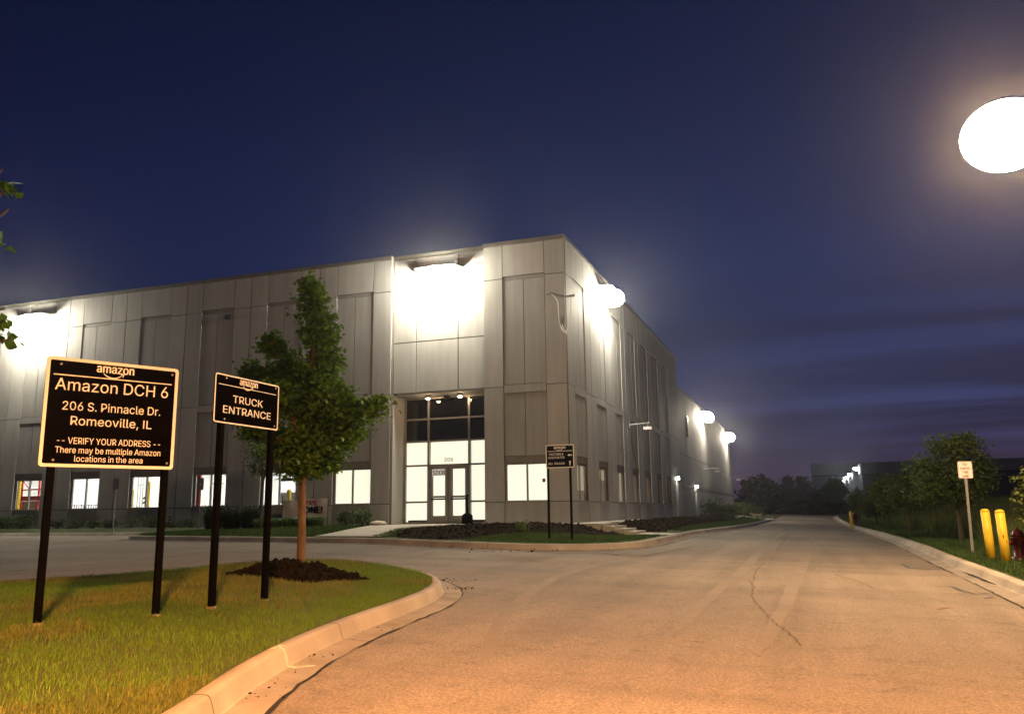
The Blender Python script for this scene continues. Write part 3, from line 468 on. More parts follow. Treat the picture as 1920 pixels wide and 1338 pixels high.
def kerb_detail(o, path, prof, side, spacing, lo, hi, seed):
    """dark joints across the kerb and the ragged crack where gutter and asphalt part"""
    r = np.random.default_rng(seed); P = [Vector((p[0], p[1])) for p in path]; mb = MB(); s_ = 0; nxt = .6
    edge = []; wid = []
    for i in range(len(P) - 1):
        a, b = P[i], P[i + 1]; L_ = (b - a).length; d = (b - a).normalized(); n_ = Vector((d.y, -d.x)) * side
        if not (lo[0] < a.x < hi[0] and lo[1] < a.y < hi[1]): s_ += L_; nxt = max(nxt, s_); continue
        while nxt < s_ + L_:
            c = a + d * (nxt - s_); V = []
            for off, h in prof[1:-1]:
                for e in (-.0045, .0045): q = c + n_ * off + d * e; V.append((q.x, q.y, Gz(q.x, q.y) + h + .0025))
            mb.add(V, [(2 * k, 2 * k + 1, 2 * k + 3, 2 * k + 2) for k in range(len(prof) - 3)], M_GAP); nxt += spacing * r.uniform(.9, 1.1)
        m_ = max(1, int(L_ / .12))
        for k in range(m_):
            q = a + d * (L_ * k / m_) + n_ * (prof[-2][0] + .012 + r.normal(0, .008)); edge.append((q.x, q.y)); wid.append(max(.004, .055 * float(value_noise(q.x * 3 + q.y * 2.1, q.y, 1.1, seed)) - .012 + r.normal(0, .006)))
        s_ += L_
    if len(edge) > 2: strip(mb, edge, wid, M_GAP, .0075)
    mb.build('joint', o)
# -------- concrete apron along the walls, diagonal entrance path, steps, walkway
mb = MB(); A_ = FLOOR - .004
mb.poly([(-7.05, .0), (-7.05, -1.3), (1.15, -1.5), (1.15, 27.6), (-.0, 27.6), (0, 0)], FLOOR - .2, A_, M_CONC)
mb.poly([(-7.05, 1.25), (-7.05, .0), (-3.25, .0), (-3.25, 1.25)], FLOOR - .2, A_, M_CONC)
apr = mb.build('pavement'); tag(apr, kind='structure')
def path_sheet(name, quad, n, zf, m, lift):
    mb = MB(); V = []; a, b, c, d = [Vector(q) for q in quad]
    for i in range(n + 1):
        t = i / n; p = a.lerp(d, t); q = b.lerp(c, t)
        for s_ in np.linspace(0, 1, 5):
            r_ = p.lerp(q, s_); V.append((r_.x, r_.y, zf(r_.x, r_.y) + lift))
    mb.add(V, [(i * 5 + j, i * 5 + j + 1, i * 5 + j + 6, i * 5 + j + 5) for i in range(n) for j in range(4)], m)
    o = mb.build(name, smooth=True); tag(o, kind='structure'); return o
path_sheet('path', [(-7.0, -1.3), (-3.6, -1.4), (-3.1, -8.0), (-5.4, -7.65)], 14, bi_h, M_CONC, .03)
st = thing('concrete_steps', 'short flight of concrete steps climbing from the kerb to the side pavement', 'steps', (0, 0, 0))
mb = MB(); zb = Gz(2.6, 0) + .15
n_s = 4
for i in range(n_s):
    z1 = FLOOR - .006 - (FLOOR - .006 - zb) * (i / n_s); x0 = 1.16 + .34 * i
    mb.box(x0, x0 + (.34 if i else .30), -1.5, .6, .2, z1 - .10, M_CONC); mb.box(x0, x0 + .36, -1.5, .6, z1 - .0985, z1, M_CONC)
mb.build('tread', st)
path_sheet('walkway', [(2.3, -1.5), (2.3, .6), (3.66, .6), (3.66, -1.5)], 4, lambda x, y: Gz(x, y) + .15, M_CONC, .012)
# far walkway ramp reaching into the drive
path_sheet('walkway', [(1.6, 40.5), (1.6, 44), (5.3, 45.5), (4.7, 40.5)], 6, lambda x, y: Gz(x, y) + .15, M_CONC, .02)

# -------- soil beds with clods (nobody could count them)
def value_noise(x, y, s, seed=0):
    x = np.asarray(x) * s; y = np.asarray(y) * s; xi = np.floor(x).astype(int); yi = np.floor(y).astype(int); fx = x - xi; fy = y - yi
    def h(a, b): return ((np.sin(a * 127.1 + b * 311.7 + seed * 17.3) * 43758.5453) % 1.0)
    fx = fx * fx * (3 - 2 * fx); fy = fy * fy * (3 - 2 * fy)
    return (h(xi, yi) * (1 - fx) + h(xi + 1, yi) * fx) * (1 - fy) + (h(xi, yi + 1) * (1 - fx) + h(xi + 1, yi + 1) * fx) * fy
ICO = None
def clod_pile(name, poly, zf, mound, n, size, m, seed, parent=None, label=None, cat=None):
    r = np.random.default_rng(seed)
    edge = [Vector(p) for p in poly]
    def hf(x, y):
        d = min((x - a) ** 2 + (y - b) ** 2 for a, b in dense) ** .5
        return zf(x, y) - .02 + mound * sstep(d / .7) * (.55 + .9 * float(value_noise(x, y, 1.3, seed))) + .07 * float(value_noise(x, y, 5, seed + 1)) * sstep(d / .25)
    dense = [(p.x, p.y) for p in catmull([(a, b, 0) for a, b in poly], 6, True)]
    o = sheet(name, dense, hf, m, .16, parent)
    bm = bmesh.new(); bmesh.ops.create_icosphere(bm, subdivisions=1, radius=1); bv = np.array([v.co for v in bm.verts]); bf = np.array([[v.index for v in f.verts] for f in bm.faces]); bm.free()
    xs = [p[0] for p in dense]; ys = [p[1] for p in dense]; VV = []; FF = []; cnt = 0
    while cnt < n:
        x = r.uniform(min(xs), max(xs)); y = r.uniform(min(ys), max(ys))
        if not inside(dense, np.array([x]), np.array([y]))[0]: continue
        s_ = size * r.lognormal(0, .5); v = bv * (1 + r.uniform(-.35, .35, (len(bv), 1))) * s_ * r.uniform(.6, 1.2, 3)
        a = r.uniform(0, 6.28); c, s2 = math.cos(a), math.sin(a); v = v @ np.array([[c, -s2, 0], [s2, c, 0], [0, 0, 1]])
        VV.append(v + (x, y, hf(x, y) + s_ * .25)); FF.append(bf + len(bv) * cnt); cnt += 1
    V0 = np.array([v.co for v in o.data.vertices]); F0 = np.array([list(p.vertices) for p in o.data.polygons]); nm = o.name; bpy.data.objects.remove(o)
    o = rawmesh(name, np.concatenate([V0] + VV), [F0, np.concatenate(FF) + len(V0)], m, parent)
    tag(o, label, cat, kind='stuff'); return o
clod_pile('soil', [(-4.0, -5.6), (-3.0, -2.6), (-1.0, -1.75), (.9, -1.85), (1.7, -2.0), (2.4, -2.3), (2.7, -3.6), (1.2, -4.9), (-.4, -6.6), (-.9, -8.1), (-2.6, -7.9)], bi_h, .07, 2400, .017, M_SOIL, 3, label='dug dark soil bed with clods below the corner of the warehouse', cat='soil')
clod_pile('soil', [(1.45, 1.3), (1.35, 6), (1.4, 14), (1.5, 24), (1.4, 33), (2.4, 35), (3.2, 28), (3.0, 18), (2.9, 10), (2.9, 4), (3.0, 1.4), (2.4, .9)], bi_h, .08, 3200, .018, M_SOIL, 5, label='long bed of dug dark soil between side pavement and drive', cat='soil')

# -------- grass blades
def blades(name, pts, zf_arr, h, w, m, lean=.5, kind='stuff', label=None, cat='grass'):
    n = len(pts); r = rng; a = r.uniform(0, 2 * np.pi, n); hh = h * r.uniform(.55, 1.25, n); ww = w * r.uniform(.7, 1.3, n)
    la = r.uniform(0, 2 * np.pi, n); ll = hh * lean * r.uniform(.2, 1.2, n)
    bx, by = pts[:, 0], pts[:, 1]; bz = zf_arr
    dx, dy = np.cos(a) * ww / 2, np.sin(a) * ww / 2; lx, ly = np.cos(la) * ll, np.sin(la) * ll
    V = np.empty((n, 5, 3))
    V[:, 0] = np.stack([bx - dx, by - dy, bz - .01], 1); V[:, 1] = np.stack([bx + dx, by + dy, bz - .01], 1)
    V[:, 2] = np.stack([bx + dx * .8 + lx * .35, by + dy * .8 + ly * .35, bz + hh * .6], 1); V[:, 3] = np.stack([bx - dx * .8 + lx * .35, by - dy * .8 + ly * .35, bz + hh * .6], 1)
    V[:, 4] = np.stack([bx + lx, by + ly, bz + hh], 1)
    i = np.arange(n)[:, None] * 5
    o = rawmesh(name, V.reshape(-1, 3), [i + np.array([[0, 1, 2, 3]]), i + np.array([[3, 2, 4]])], m)
    tag(o, label, cat, kind=kind); return o
def scatter(poly, dens, seed, keep=None):
    r = np.random.default_rng(seed); xs = [p[0] for p in poly]; ys = [p[1] for p in poly]; A = (max(xs) - min(xs)) * (max(ys) - min(ys)); n = int(A * dens)
    X = r.uniform(min(xs), max(xs), n); Y = r.uniform(min(ys), max(ys), n); k = inside(poly, X, Y)
    if keep is not None: k &= keep(X, Y, r)
    return np.stack([X[k], Y[k]], 1)
def hgrid(zf, pts, step=.25):
    x0, y0 = pts.min(0) - step; x1, y1 = pts.max(0) + step; gx = np.arange(x0, x1 + step, step); gy = np.arange(y0, y1 + step, step)
    Z = np.array([[zf(a, b) for a in gx] for b in gy]); fx = (pts[:, 0] - x0) / step; fy = (pts[:, 1] - y0) / step
    i = fx.astype(int).clip(0, len(gx) - 2); j = fy.astype(int).clip(0, len(gy) - 2); u = fx - i; v = fy - j
    return (Z[j, i] * (1 - u) + Z[j, i + 1] * u) * (1 - v) + (Z[j + 1, i] * (1 - u) + Z[j + 1, i + 1] * u) * v
TREE_BASE = on_ground(565, 1058, .34)
MULCH_C = (TREE_BASE.x + .12, TREE_BASE.y - .25)
MULCH_R = .98
def not_mulch(X, Y, r): return ((X - MULCH_C[0]) ** 2 + (Y - MULCH_C[1]) ** 2) > (MULCH_R * (.93 + .1 * np.sin(5 * np.arctan2(Y - MULCH_C[1], X - MULCH_C[0])))) ** 2
M_BLADE = mat('grass_blade', (.130, .235, .018), .6, .0, .9, c2=(.078, .150, .010), transl=.3)
M_BLADEY = mat('dry_grass_blade', (.20, .20, .042), .7, .0, 2, c2=(.12, .135, .022), transl=.3)
M_BLADEG = mat('lush_grass_blade', (.062, .115, .022), .6, .0, 1.1, c2=(.035, .07, .014), transl=.3)
view_poly = [p for p in NEAR_POLY]
def near_keep(X, Y, r):
    u = X * 0 + 1
    k = not_mulch(X, Y, r) & (Y > -25.2)
    clump = value_noise(X, Y, 6, 2) * .6 + value_noise(X, Y, 1.2, 4) * .5
    return k & (r.uniform(0, 1, X.size) < .35 + .9 * clump)
p = scatter(NEAR_POLY, 2600, 11, near_keep); p = p[(p[:, 0] > -8)]
dry = value_noise(p[:, 0], p[:, 1], .9, 9) * .7 + value_noise(p[:, 0], p[:, 1], 4, 8) * .3 + rng.uniform(-.12, .12, len(p)) > .55
hz = hgrid(near_h, p)
blades('grass', p[~dry], hz[~dry], .040, .005, M_BLADE, .75, label='mown green grass around the sign posts', cat='grass')
blades('dry_grass', p[dry], hz[dry], .048, .0055, M_BLADEY, .8, label='straw coloured dry patches in the mown grass', cat='grass')
LEFT_LAWN = [(-14.0, -5.0), (-13.4, -5.9), (-8, -7.0), (-5.6, -7.5), (-6.6, -3.2), (-7.2, -1.6), (-14, -2.6)]
MID_LAWN = [(-3.3, -8.1), (-4.4, -4.6), (-4.1, -3.2), (-3.3, -3.0), (-2.8, -7.9)]
CORNER_LAWN = [(-.6, -8.4), (1.2, -8.5), (2.4, -8.0), (3.1, -7.0), (3.5, -5.5), (3.55, -2.4), (2.9, -3.6), (1.1, -4.8), (-.2, -6.3)]
SIDE_LAWN = [(3.0, 3), (3.55, 3), (3.5, 5), (4.1, 14), (4.5, 25), (4.5, 40), (2.6, 40), (3.2, 28), (2.9, 16), (2.8, 8)]
pp = np.concatenate([scatter(q, 900, 20 + i) for i, q in enumerate((LEFT_LAWN, MID_LAWN, CORNER_LAWN))] + [scatter(SIDE_LAWN, 350, 31)])
blades('grass', pp, hgrid(bi_h, pp, .5), .075, .010, M_BLADEG, .7, label='green grass strips on the island in front of the warehouse')
VLAWN = [(10.97, -22), (10.97, -14), (10.77, -8), (10.8, 4), (10.55, 12), (10.3, 22), (10.25, 34), (10.3, 62), (12.0, 62), (12.4, 20), (12.9, -22)]
pp = scatter(VLAWN, 700, 41, lambda X, Y, r: r.uniform(0, 1, X.size) < np.clip(1.6 - (Y + 10) / 35, .12, 1))
blades('grass', pp, hgrid(verge_h, pp, .5), .085, .011, M_BLADEG, .7, label='short green grass on the verge beside the drive')
M_TALL = mat('tall_grass_blade', (.135, .19, .05), .8, .0, .5, c2=(.08, .125, .032), transl=.25)
M_TALLD = mat('seed_grass_blade', (.085, .060, .035), .8, .0, .8, c2=(.05, .04, .02), transl=.25)
TALL = [(12.6, -18), (12.4, 20), (12.1, 64), (26, 70), (30, 20), (26, -10)]
pp = scatter(TALL, 150, 42, lambda X, Y, r: r.uniform(0, 1, X.size) < np.clip(1.2 - (X - 12) / 22, .15, 1) * (.35 + value_noise(X, Y, .8, 3)))
hz = hgrid(verge_h, pp, .6); sd = rng.uniform(0, 1, len(pp)) < .12
blades('tall_grass', pp[~sd], hz[~sd], .62, .022, M_TALL, .5, label='tall dark weeds rising behind the verge', cat='weeds')
blades('tall_grass', pp[sd], hz[sd], .85, .016, M_TALLD, .35, label='brownish seeding grass stems among the weeds', cat='weeds')

# -------- markings, cracks, stains as thin sheets on the asphalt
M_GAP = mat('gap_dark', (.016, .013, .011), .95); M_CRACK = mat('crack_dark', (.105, .088, .074), .9, .3, 10); M_BLUE = mat('faded_blue_paint', (.045, .065, .085), .8, .25, 6); M_REDP = mat('faded_red_paint', (.22, .10, .075), .8, .2, 6); M_LINE = mat('worn_white_line', (.30, .28, .25), .8, .3, 4); M_CHALK = mat('chalk_white', (.46, .43, .39), .9, .2, 20)
mb = MB()
def px_path(pts, sub=5, jit=.0, seed=1):
    r = np.random.default_rng(seed); g = catmull([on_ground(a, b) for a, b in pts], sub)
    return [(q.x + r.normal(0, jit), q.y + r.normal(0, jit)) for q in g]
strip(mb, px_path([(1432, 1055), (1420, 1068), (1411, 1090), (1411, 1110), (1416, 1130), (1432, 1143), (1450, 1165), (1478, 1185), (1500, 1210)], 6, .02), .018, M_CRACK)
for pts in ([(1480, 1000), (1466, 1020), (1455, 1032)], [(1160, 1043), (1220, 1042), (1300, 1030)], [(1340, 1040), (1480, 1030), (1560, 1034)], [(1120, 1062), (1200, 1056), (1262, 1060)], [(1560, 1075), (1610, 1090), (1640, 1105)]):
    strip(mb, px_path(pts, 6, .02, 3), .022, M_CRACK)
mb.build('crack', road)
mb = MB()
for pts in ([(1691, 1057), (1706, 1065), (1730, 1067), (1765, 1067)], [(1706, 1065), (1735, 1063.5), (1768, 1064)], [(1757, 1099), (1786, 1100), (1805, 1108), (1828, 1113), (1855, 1112.5)]):
    g = [on_ground(a, b) for a, b in pts]; strip(mb, [(q.x, q.y) for q in g], .06, M_BLUE, .006)
g = [on_ground(a, b) for a, b in ((1757, 1142), (1782, 1138))]; strip(mb, [(q.x, q.y) for q in g], .05, M_REDP, .006)
g = [on_ground(a, b) for a, b in ((1845, 1122), (1862, 1119))]; strip(mb, [(q.x, q.y) for q in g], .035, M_BLUE, .006)
mb.build('utility_marking', road)
mb = MB()
for pts in ([(0, 1070), (70, 1063)], [(0, 1053), (16, 1051.5)], [(130, 1059), (178, 1053)], [(135, 1042), (152, 1041)], [(165, 1042.5), (183, 1041)], [(205, 1042), (260, 1040)], [(205, 1014), (222, 1013)]):
    g = [on_ground(a, b) for a, b in pts]; strip(mb, [(q.x, q.y) for q in g], .09, M_LINE, .006)
mb.build('stall_line', road)
mb = MB()   # dark wet streak in the right gutter, tyre scuffs by the island, debris along the near gutter
strip(mb, px_path([(1808, 1074), (1830, 1081), (1855, 1090), (1880, 1097), (1902, 1103)], 4), [.04] * 3 + [.16] * 5 + [.24] * 5 + [.14] * 3 + [.02], M_GAP, .016)
for pts in ([(1000, 1033), (1060, 1037), (1120, 1036), (1160, 1041)], [(760, 1022), (840, 1029), (930, 1034)], [(1600, 1023), (1650, 1022), (1700, 1021)], [(1440, 984), (1520, 984.5), (1570, 986)], [(1410, 991), (1450, 992), (1490, 992)]):
    strip(mb, px_path(pts, 4, .02), .14, M_CRACK, .005)
mb.build('stain', road)
M_TYRE = mat('tyre_film', (.207, .171, .139), .85, .10, 2.5); mb = MB()
for pts in ([(1250, 1200), (1330, 1120), (1400, 1060), (1450, 1010), (1490, 985)], [(1420, 1230), (1470, 1140), (1500, 1070), (1520, 1020), (1528, 990)], [(900, 1250), (960, 1140), (1060, 1075), (1190, 1045), (1330, 1020)], [(1000, 1060), (1120, 1050), (1240, 1036), (1360, 1012)]):
    g = px_path(pts, 8, .015, 6); n_ = len(g); strip(mb, g, [.20 * math.sin(math.pi * (i + .5) / n_) ** .5 for i in range(n_)], M_TYRE, .0042)
mb.build('tyre_mark', road)
kerb_detail(kerb_near, NEAR_OUT, KERB_PROF, 1, 3.0, (0, -30), (9, -14), 3)
kerb_detail(kerb_isl, BI_OUT, KERB_PROF, 1, 3.0, (-15, -10), (6, 30), 4)
kerb_detail(kerb_verge, VK_OUT, VPROF, -1, 3.0, (8, -24), (14, 40), 5)

# ================================================================== WAREHOUSE
wh = thing('warehouse', 'large grey precast concrete warehouse with lit ground floor windows and glazed entrance', 'warehouse', (0, 0, FLOOR))
H1 = 10.40; H2 = 8.45; G_ = .014
class Facade:
    def __init__(s, axis): s.mb = MB(); s.ax = axis
    def raw(s, a0, a1, z0, z1, d0, d1, m):
        if s.ax == 'front': s.mb.box(-a1, -a0, d0, d1, z0, z1, m)
        else: s.mb.box(-d1, -d0, a0, a1, z0, z1, m)
    def cell(s, a0, a1, z0, z1, m, d=0.0, th=.22, gl=G_, gr=G_, gz=G_, gt=None):
        gt = gz if gt is None else gt
        if m is M_PIER: m = PIERS[random.Random(int(a0 * 97 + z0 * 31) + len(s.mb.f)).randrange(3)]
        s.raw(a0 + gl, a1 - gr, z0 + (gz if z0 > 0 else 0), z1 - gt, d, d + .04, m)
        s.raw(a0, a1, z0, z1, d + .04, max(th, d + .06), M_JOINT)
    def pier(s, a0, a1, top=H1, split=None, gl=G_, gr=G_):
        ed = [a0] + ([split] if split else []) + [a1]
        for i in range(len(ed) - 1):
            l = gl if i == 0 else .022; r = gr if i == len(ed) - 2 else .022
            for z0, z1 in ((0, .76), (.76, 4.95), (4.95, 9.08), (9.08, top)): s.cell(ed[i], ed[i + 1], z0, z1, M_PIER, 0, gl=l, gr=r)
    def bay(s, c, w=.83, window=True):
        a0, a1 = c - w, c + w
        s.cell(a0, a1, 0, .76, M_BAY, .012)
        if not window: s.cell(a0, a1, .76, 2.15, M_BAY, .012)
        s.cell(a0, a1, 2.15, 2.40, M_HEAD, .07, gz=.004)
        for h0, h1 in ((a0, c), (c, a1)): s.cell(h0, h1, 2.40, 4.70, M_BAY, .022, gz=.006); s.cell(h0, h1, 5.02, 9.0, M_BAY, .022, gz=.01)
        s.cell(a0, a1, 4.70, 5.02, M_PIER, .0)
        s.cell(a0, a1, 9.0, 9.15, M_HEAD, .032, gz=.003)  # dark strip painted for the shadow line below the top panel
        s.cell(a0, a1, 9.15, H1, M_PIER, 0)
FB = [1.60] + [8.77 + 3.36 * i for i in range(7)]
fr = Facade('front')
fr.pier(0, .77, gl=0); fr.bay(1.60); fr.pier(2.43, 3.21)
fr.pier(7.11, 7.94)
for i, c in enumerate(FB[1:]):
    fr.bay(c)
    if i < 6: fr.pier(c + .83, c + 3.36 - .83, split=c + 1.68)
a = FB[-1] + .83
while a < 40: fr.pier(a, a + 1.7); a += 1.7
# recessed entrance bay: upper wall .2 back, storefront 1.2 back
for a0, a1 in ((3.21, 4.34), (4.34, 6.12), (6.12, 7.11)):
    for z0, z1 in ((4.98, 6.99), (6.99, 9.9), (9.9, H1)): fr.cell(a0, a1, z0, z1, M_PIER, .2, th=.42, gl=.02, gr=.02, gz=.02)
fr.raw(3.21, 7.11, 4.93, 4.98, .21, 1.5, M_PIER)                        # soffit
fr.raw(7.112, 7.30, 0, 4.975, .2205, 1.5, M_PIER); fr.raw(7.112, 7.3, 4.98, H1, .2205, .42, M_PIER)
fr.raw(3.02, 3.208, 0, 4.975, .2205, 1.5, M_PIER); fr.raw(3.02, 3.208, 4.98, H1, .2205, .42, M_PIER)
fr.mb.build('front_wall', wh)
rt = Facade('right')
RB = [1.95 + 3.36 * i for i in range(7)]
rt.pier(.2201, RB[0] - .83, gl=0)
for i, c in enumerate(RB):
    rt.bay(c)
    if i < 6: rt.pier(c + .83, c + 3.36 - .83, split=c + 1.68)
e = RB[-1] + .83
DT0, DT1 = 24.45, 25.45
for z0, z1 in ((0, .76), (.76, 4.95), (4.95, 9.08), (9.08, H1)): rt.cell(e, 23.8, z0, z1, M_PIER); 
for z0, z1 in ((0, 2.2),): rt.cell(23.8, DT0, z0, z1, M_PIER, gr=0); rt.cell(DT1, 27.2, z0, z1, M_PIER, gl=0, gr=0)
for z0, z1 in ((2.2, 4.95), (4.95, 9.08), (9.08, H1)): rt.cell(23.8, 27.2, z0, z1, M_PIER, gr=0, gz=.004 if z0 < 3 else G_)
rt.mb.build('side_wall', wh)
# lower rear wing
rw = Facade('right'); FD0, FD1 = 33.7, 34.7; zb = -.45
eds = [27.205] + [27.2 + 3.83 * i for i in range(1, 10)] + [65.5]
def wing_col(a0, a1):
    rw.cell(a0, a1, 1.74, 2.0, M_HEAD, .03, gz=.002); rw.cell(a0, a1, 2.0, 4.1, M_PIER, .02, gz=.02); rw.cell(a0, a1, 4.1, H2, M_PIER, .02, gz=.02)
for a0, a1 in zip(eds[:-1], eds[1:]):
    wing_col(a0, a1)
    if a0 < FD0 < a1:
        rw.raw(a0, FD0, zb, 1.74, .02, .22, M_PIER); rw.raw(FD1, a1, zb, 1.74, .02, .22, M_PIER)
    else: rw.raw(a0 + .01, a1 - .01, zb, 1.74, .02, .22, M_PIER)
rw.mb.build('wing_wall', wh)
mb = MB()   # remaining shell
mb.box(-40.2, -40.0, .23, 65.5, -.4, H1 - .1, M_PIER); mb.box(-40, -.23, 65.28, 65.5, -.4, H2 - .02, M_PIER); mb.box(-40, -.23, 27.0, 27.2, H2 - .3, H1 - .02, M_PIER); mb.build('rear_wall', wh)
mb = MB(); mb.box(-39.9, -.25, .45, 26.9, H1 - .45, H1 - .3, M_DARKMET); mb.box(-39.9, -.25, 27.3, 65.2, H2 - .45, H2 - .3, M_DARKMET); mb.build('roof', wh)
mb = MB()
mb.box(-40.2, -7.12, -.05, .30, H1 + .002, H1 + .14, M_COPING); mb.box(-7.11, -3.21, .14, .50, H1 + .002, H1 + .14, M_COPING); mb.box(-3.20, .05, -.05, .30, H1 + .002, H1 + .14, M_COPING)
mb.box(-.30, .05, .305, 27.25, H1 + .002, H1 + .14, M_COPING); mb.box(-.30, .04, 27.26, 65.55, H2 + .002, H2 + .13, M_COPING); mb.build('coping', wh)

# -------- windows
def window(loc, rz, style, extra=None):
    mb = MB(); W, Hh = 1.655, 1.385; y0, y1 = .13, .19
    mb.box(-W / 2, -W / 2 + .055, y0, y1, 0, Hh, M_ALU); mb.box(W / 2 - .055, W / 2, y0, y1, 0, Hh, M_ALU)
    mb.box(-W / 2 + .055, W / 2 - .055, y0, y1, 0, .055, M_ALU); mb.box(-W / 2 + .055, W / 2 - .055, y0, y1, Hh - .055, Hh, M_ALU)
    mb.box(-.03, .03, y0 - .01, y1, .055, Hh - .055, M_ALU)
    mb.box(-W / 2, W / 2, -.03, y0 - .002, -.004, .028, M_PIER)
    w = mb.build('window', wh, loc=loc); w.rotation_euler = (0, 0, rz)
    if style == 'dark':
        mb = MB()
        for s_ in (-1, 1): mb.box(min(s_ * .03, s_ * (W / 2 - .055)), max(s_ * .03, s_ * (W / 2 - .055)), .155, .162, .055, Hh - .055, MATS['dark_pane'])
        mb.build('pane', w); return w
    for s_ in (-1, 1):
        mb = MB(); mb.box(min(s_ * .03, s_ * (W / 2 - .055)), max(s_ * .03, s_ * (W / 2 - .055)), .155, .161, .055, Hh - .055, GL_CLEAR); mb.build('pane', w)
    if style:
        for s_, m, z0 in style:  # self-glowing sheets carry the room light behind the panes
            mb = MB(); a0, a1 = sorted((s_ * .01, s_ * (W / 2 - .01))); mb.box(a0, a1, .205, .212, z0, Hh, m)
            if z0 > .01: mb.box(a0, a1, .205, .212, 0.0, z0 - .03, LIT_BROWN); mb.box(a0, a1, .195, .215, z0 - .03, z0, M_ALU)
            mb.build('blind_glow_panel', w)
    return w
M_DP = mat('dark_pane', (.006, .006, .007), .06, .0, 5, spec=.6)
Z_S = .76
window((-FB[0], 0, Z_S), 0, [(-1, LIT_CREAM, 0), (1, LIT_CREAM, 0)])
window((-FB[1], 0, Z_S), 0, [(-1, LIT_CREAM, 0), (1, LIT_CREAM, 0)])
for i in range(2, 7): window((-FB[i], 0, Z_S), 0, None)
window((-FB[7], 0, Z_S), 0, 'dark')
sty = [[(-1, LIT_DIM, .40), (1, LIT_DIM, .40)], [(-1, LIT_DIM, .9), (1, LIT_DIM, .9)], [(-1, LIT_DIM, 0), (1, LIT_DIM, 0)], [(-1, LIT_BROWN, 0), (1, LIT_BROWN, 0)], [(-1, LIT_BROWN, 0), (1, LIT_BROWN, 0)], 'dark', 'dark']
for c, s_ in zip(RB, sty): window((0, c, Z_S), R(90), s_)
# -------- hall behind the front windows
M_ROOM = mat('room_white', (.82, .82, .80), .8, .03, 3)
mb = MB(); X0, X1, Y1 = -35.0, -10.7, 5.0
mb.box(X0, X1, Y1, Y1 + .1, 0, 3.1, M_ROOM); mb.box(X0 - .1, X0, .23, Y1, 0, 3.1, M_ROOM); mb.box(X1, X1 + .1, .23, Y1, 0, 3.1, M_ROOM); mb.box(X0, X1, .23, Y1, 3.1, 3.2, M_ROOM)
mb.box(X0, X1, .23, Y1, -.1, -.004, M_CONC); mb.build('interior_wall', wh)
TUBE = emis('ceiling_tube', (1, .98, .93), 75.0)
for x in (-33, -30.5, -28, -26, -23.5, -21, -18.5, -16, -13.5, -11.8):
    mb = MB(); mb.box(x - .6, x + .6, 2.3, 2.55, 3.04, 3.09, TUBE); mb.build('ceiling_lamp', wh)
mb = MB(); mb.box(-24.7, -22.3, 1.2, 1.3, .6, 2.7, LIT_WHITE); mb.build('white_glow_panel', wh)  # glowing panel added so this window shows plain white
def inner(name, label, cat, build):
    t = thing(name, label, cat, (0, 0, FLOOR)); build(t); return t
def inpost(x, y, h, r=.09):
    mb = MB(); mb.lathe([(r, 0), (r, h - .05), (r * .7, h), (.01, h + .02)], M_YELLOW, 12, (x, y, 0)); return mb
for x, y, h, lab in ((-20.85, 1.4, 1.62, 'short yellow steel post inside the third lit window'), (-19.75, 1.2, 1.95, 'tall yellow steel post inside the third lit window'), (-27.95, 1.6, 2.4, 'yellow upright behind the rack in the last lit window'), (-12.4, 1.2, 1.45, 'yellow post inside the window behind the young trees')):
    o = inpost(x, y, h).build('yellow_post', loc=(0, 0, FLOOR)); tag(o, lab, 'post', 'yellow posts inside the hall')
def rack(t):
    for x in (-28.3, -27.2):
        mb = MB(); mb.box(x, x + .07, 2.0, 2.07, 0, 2.6, M_RED); mb.build('upright', t)
    for z in (1.25, 1.75):
        mb = MB(); mb.box(-28.6, -26.6, 1.95, 1.999, z, z + (.22 if z < 1.5 else .06), M_RED); mb.build('beam', t)
    mb = MB(); mb.tube([(-28.5, 1.98, 2.5), (-27.8, 1.98, 1.85)], .025, M_RED, 6); mb.build('brace', t)
    mb = MB(); mb.box(-28.5, -27.1, 2.1, 2.7, .62, 1.24, mat('cardboard', (.28, .22, .15), .9)); mb.build('shelf_load', t)
inner('pallet_rack', 'red steel racking seen through the last lit window on the front wall', 'rack', rack)
def redpost(t):
    mb = MB(); mb.box(-17.12, -16.95, 1.2, 1.3, 0, 3.0, M_RED); mb.build('column', t)
inner('red_column', 'red painted steel column inside the fourth lit window', 'column', redpost)
def shelf(t):
    mb = MB(); mb.box(-13.6, -12.75, 2.2, 2.5, .9, 1.35, M_STEEL); mb.build('cabinet', t)
    mb = MB(); mb.box(-13.7, -12.75, 2.3, 2.4, 1.85, 1.98, M_DARKMET); mb.build('top_box', t)
inner('grey_cabinet', 'grey metal cabinet inside the window behind the young trees', 'cabinet', shelf)
def rail(t):
    mb = MB()
    for i in range(14): x = -23.65 + i * .14; mb.box(x, x + .02, .5, .52, .70, 1.0 - .05 * (i % 3), M_DARKMET)
    mb.box(-23.65, -21.85, .5, .52, .94, .96, M_DARKMET); mb.build('rail', t)
inner('low_railing', 'dark low railing inside the plain white lit window', 'railing', rail)
def hoist(t):
    mb = MB(); mb.box(-15.87, -15.84, 1.0, 1.02, 1.3, 2.9, M_DARKMET); mb.box(-16.15, -15.55, 1.0, 1.02, 1.75, 1.78, M_DARKMET); mb.build('cable', t)
    mb = MB(); mb.tube([(-15.85 + .06 * math.cos(a), 1.0, 1.22 + .1 * math.sin(a)) for a in np.linspace(0, 6.28, 13)], .012, M_DARKMET, 6, False); mb.build('hook', t)
inner('hanging_cable', 'thin cable with a ring hanging inside the fourth lit window', 'cable', hoist)
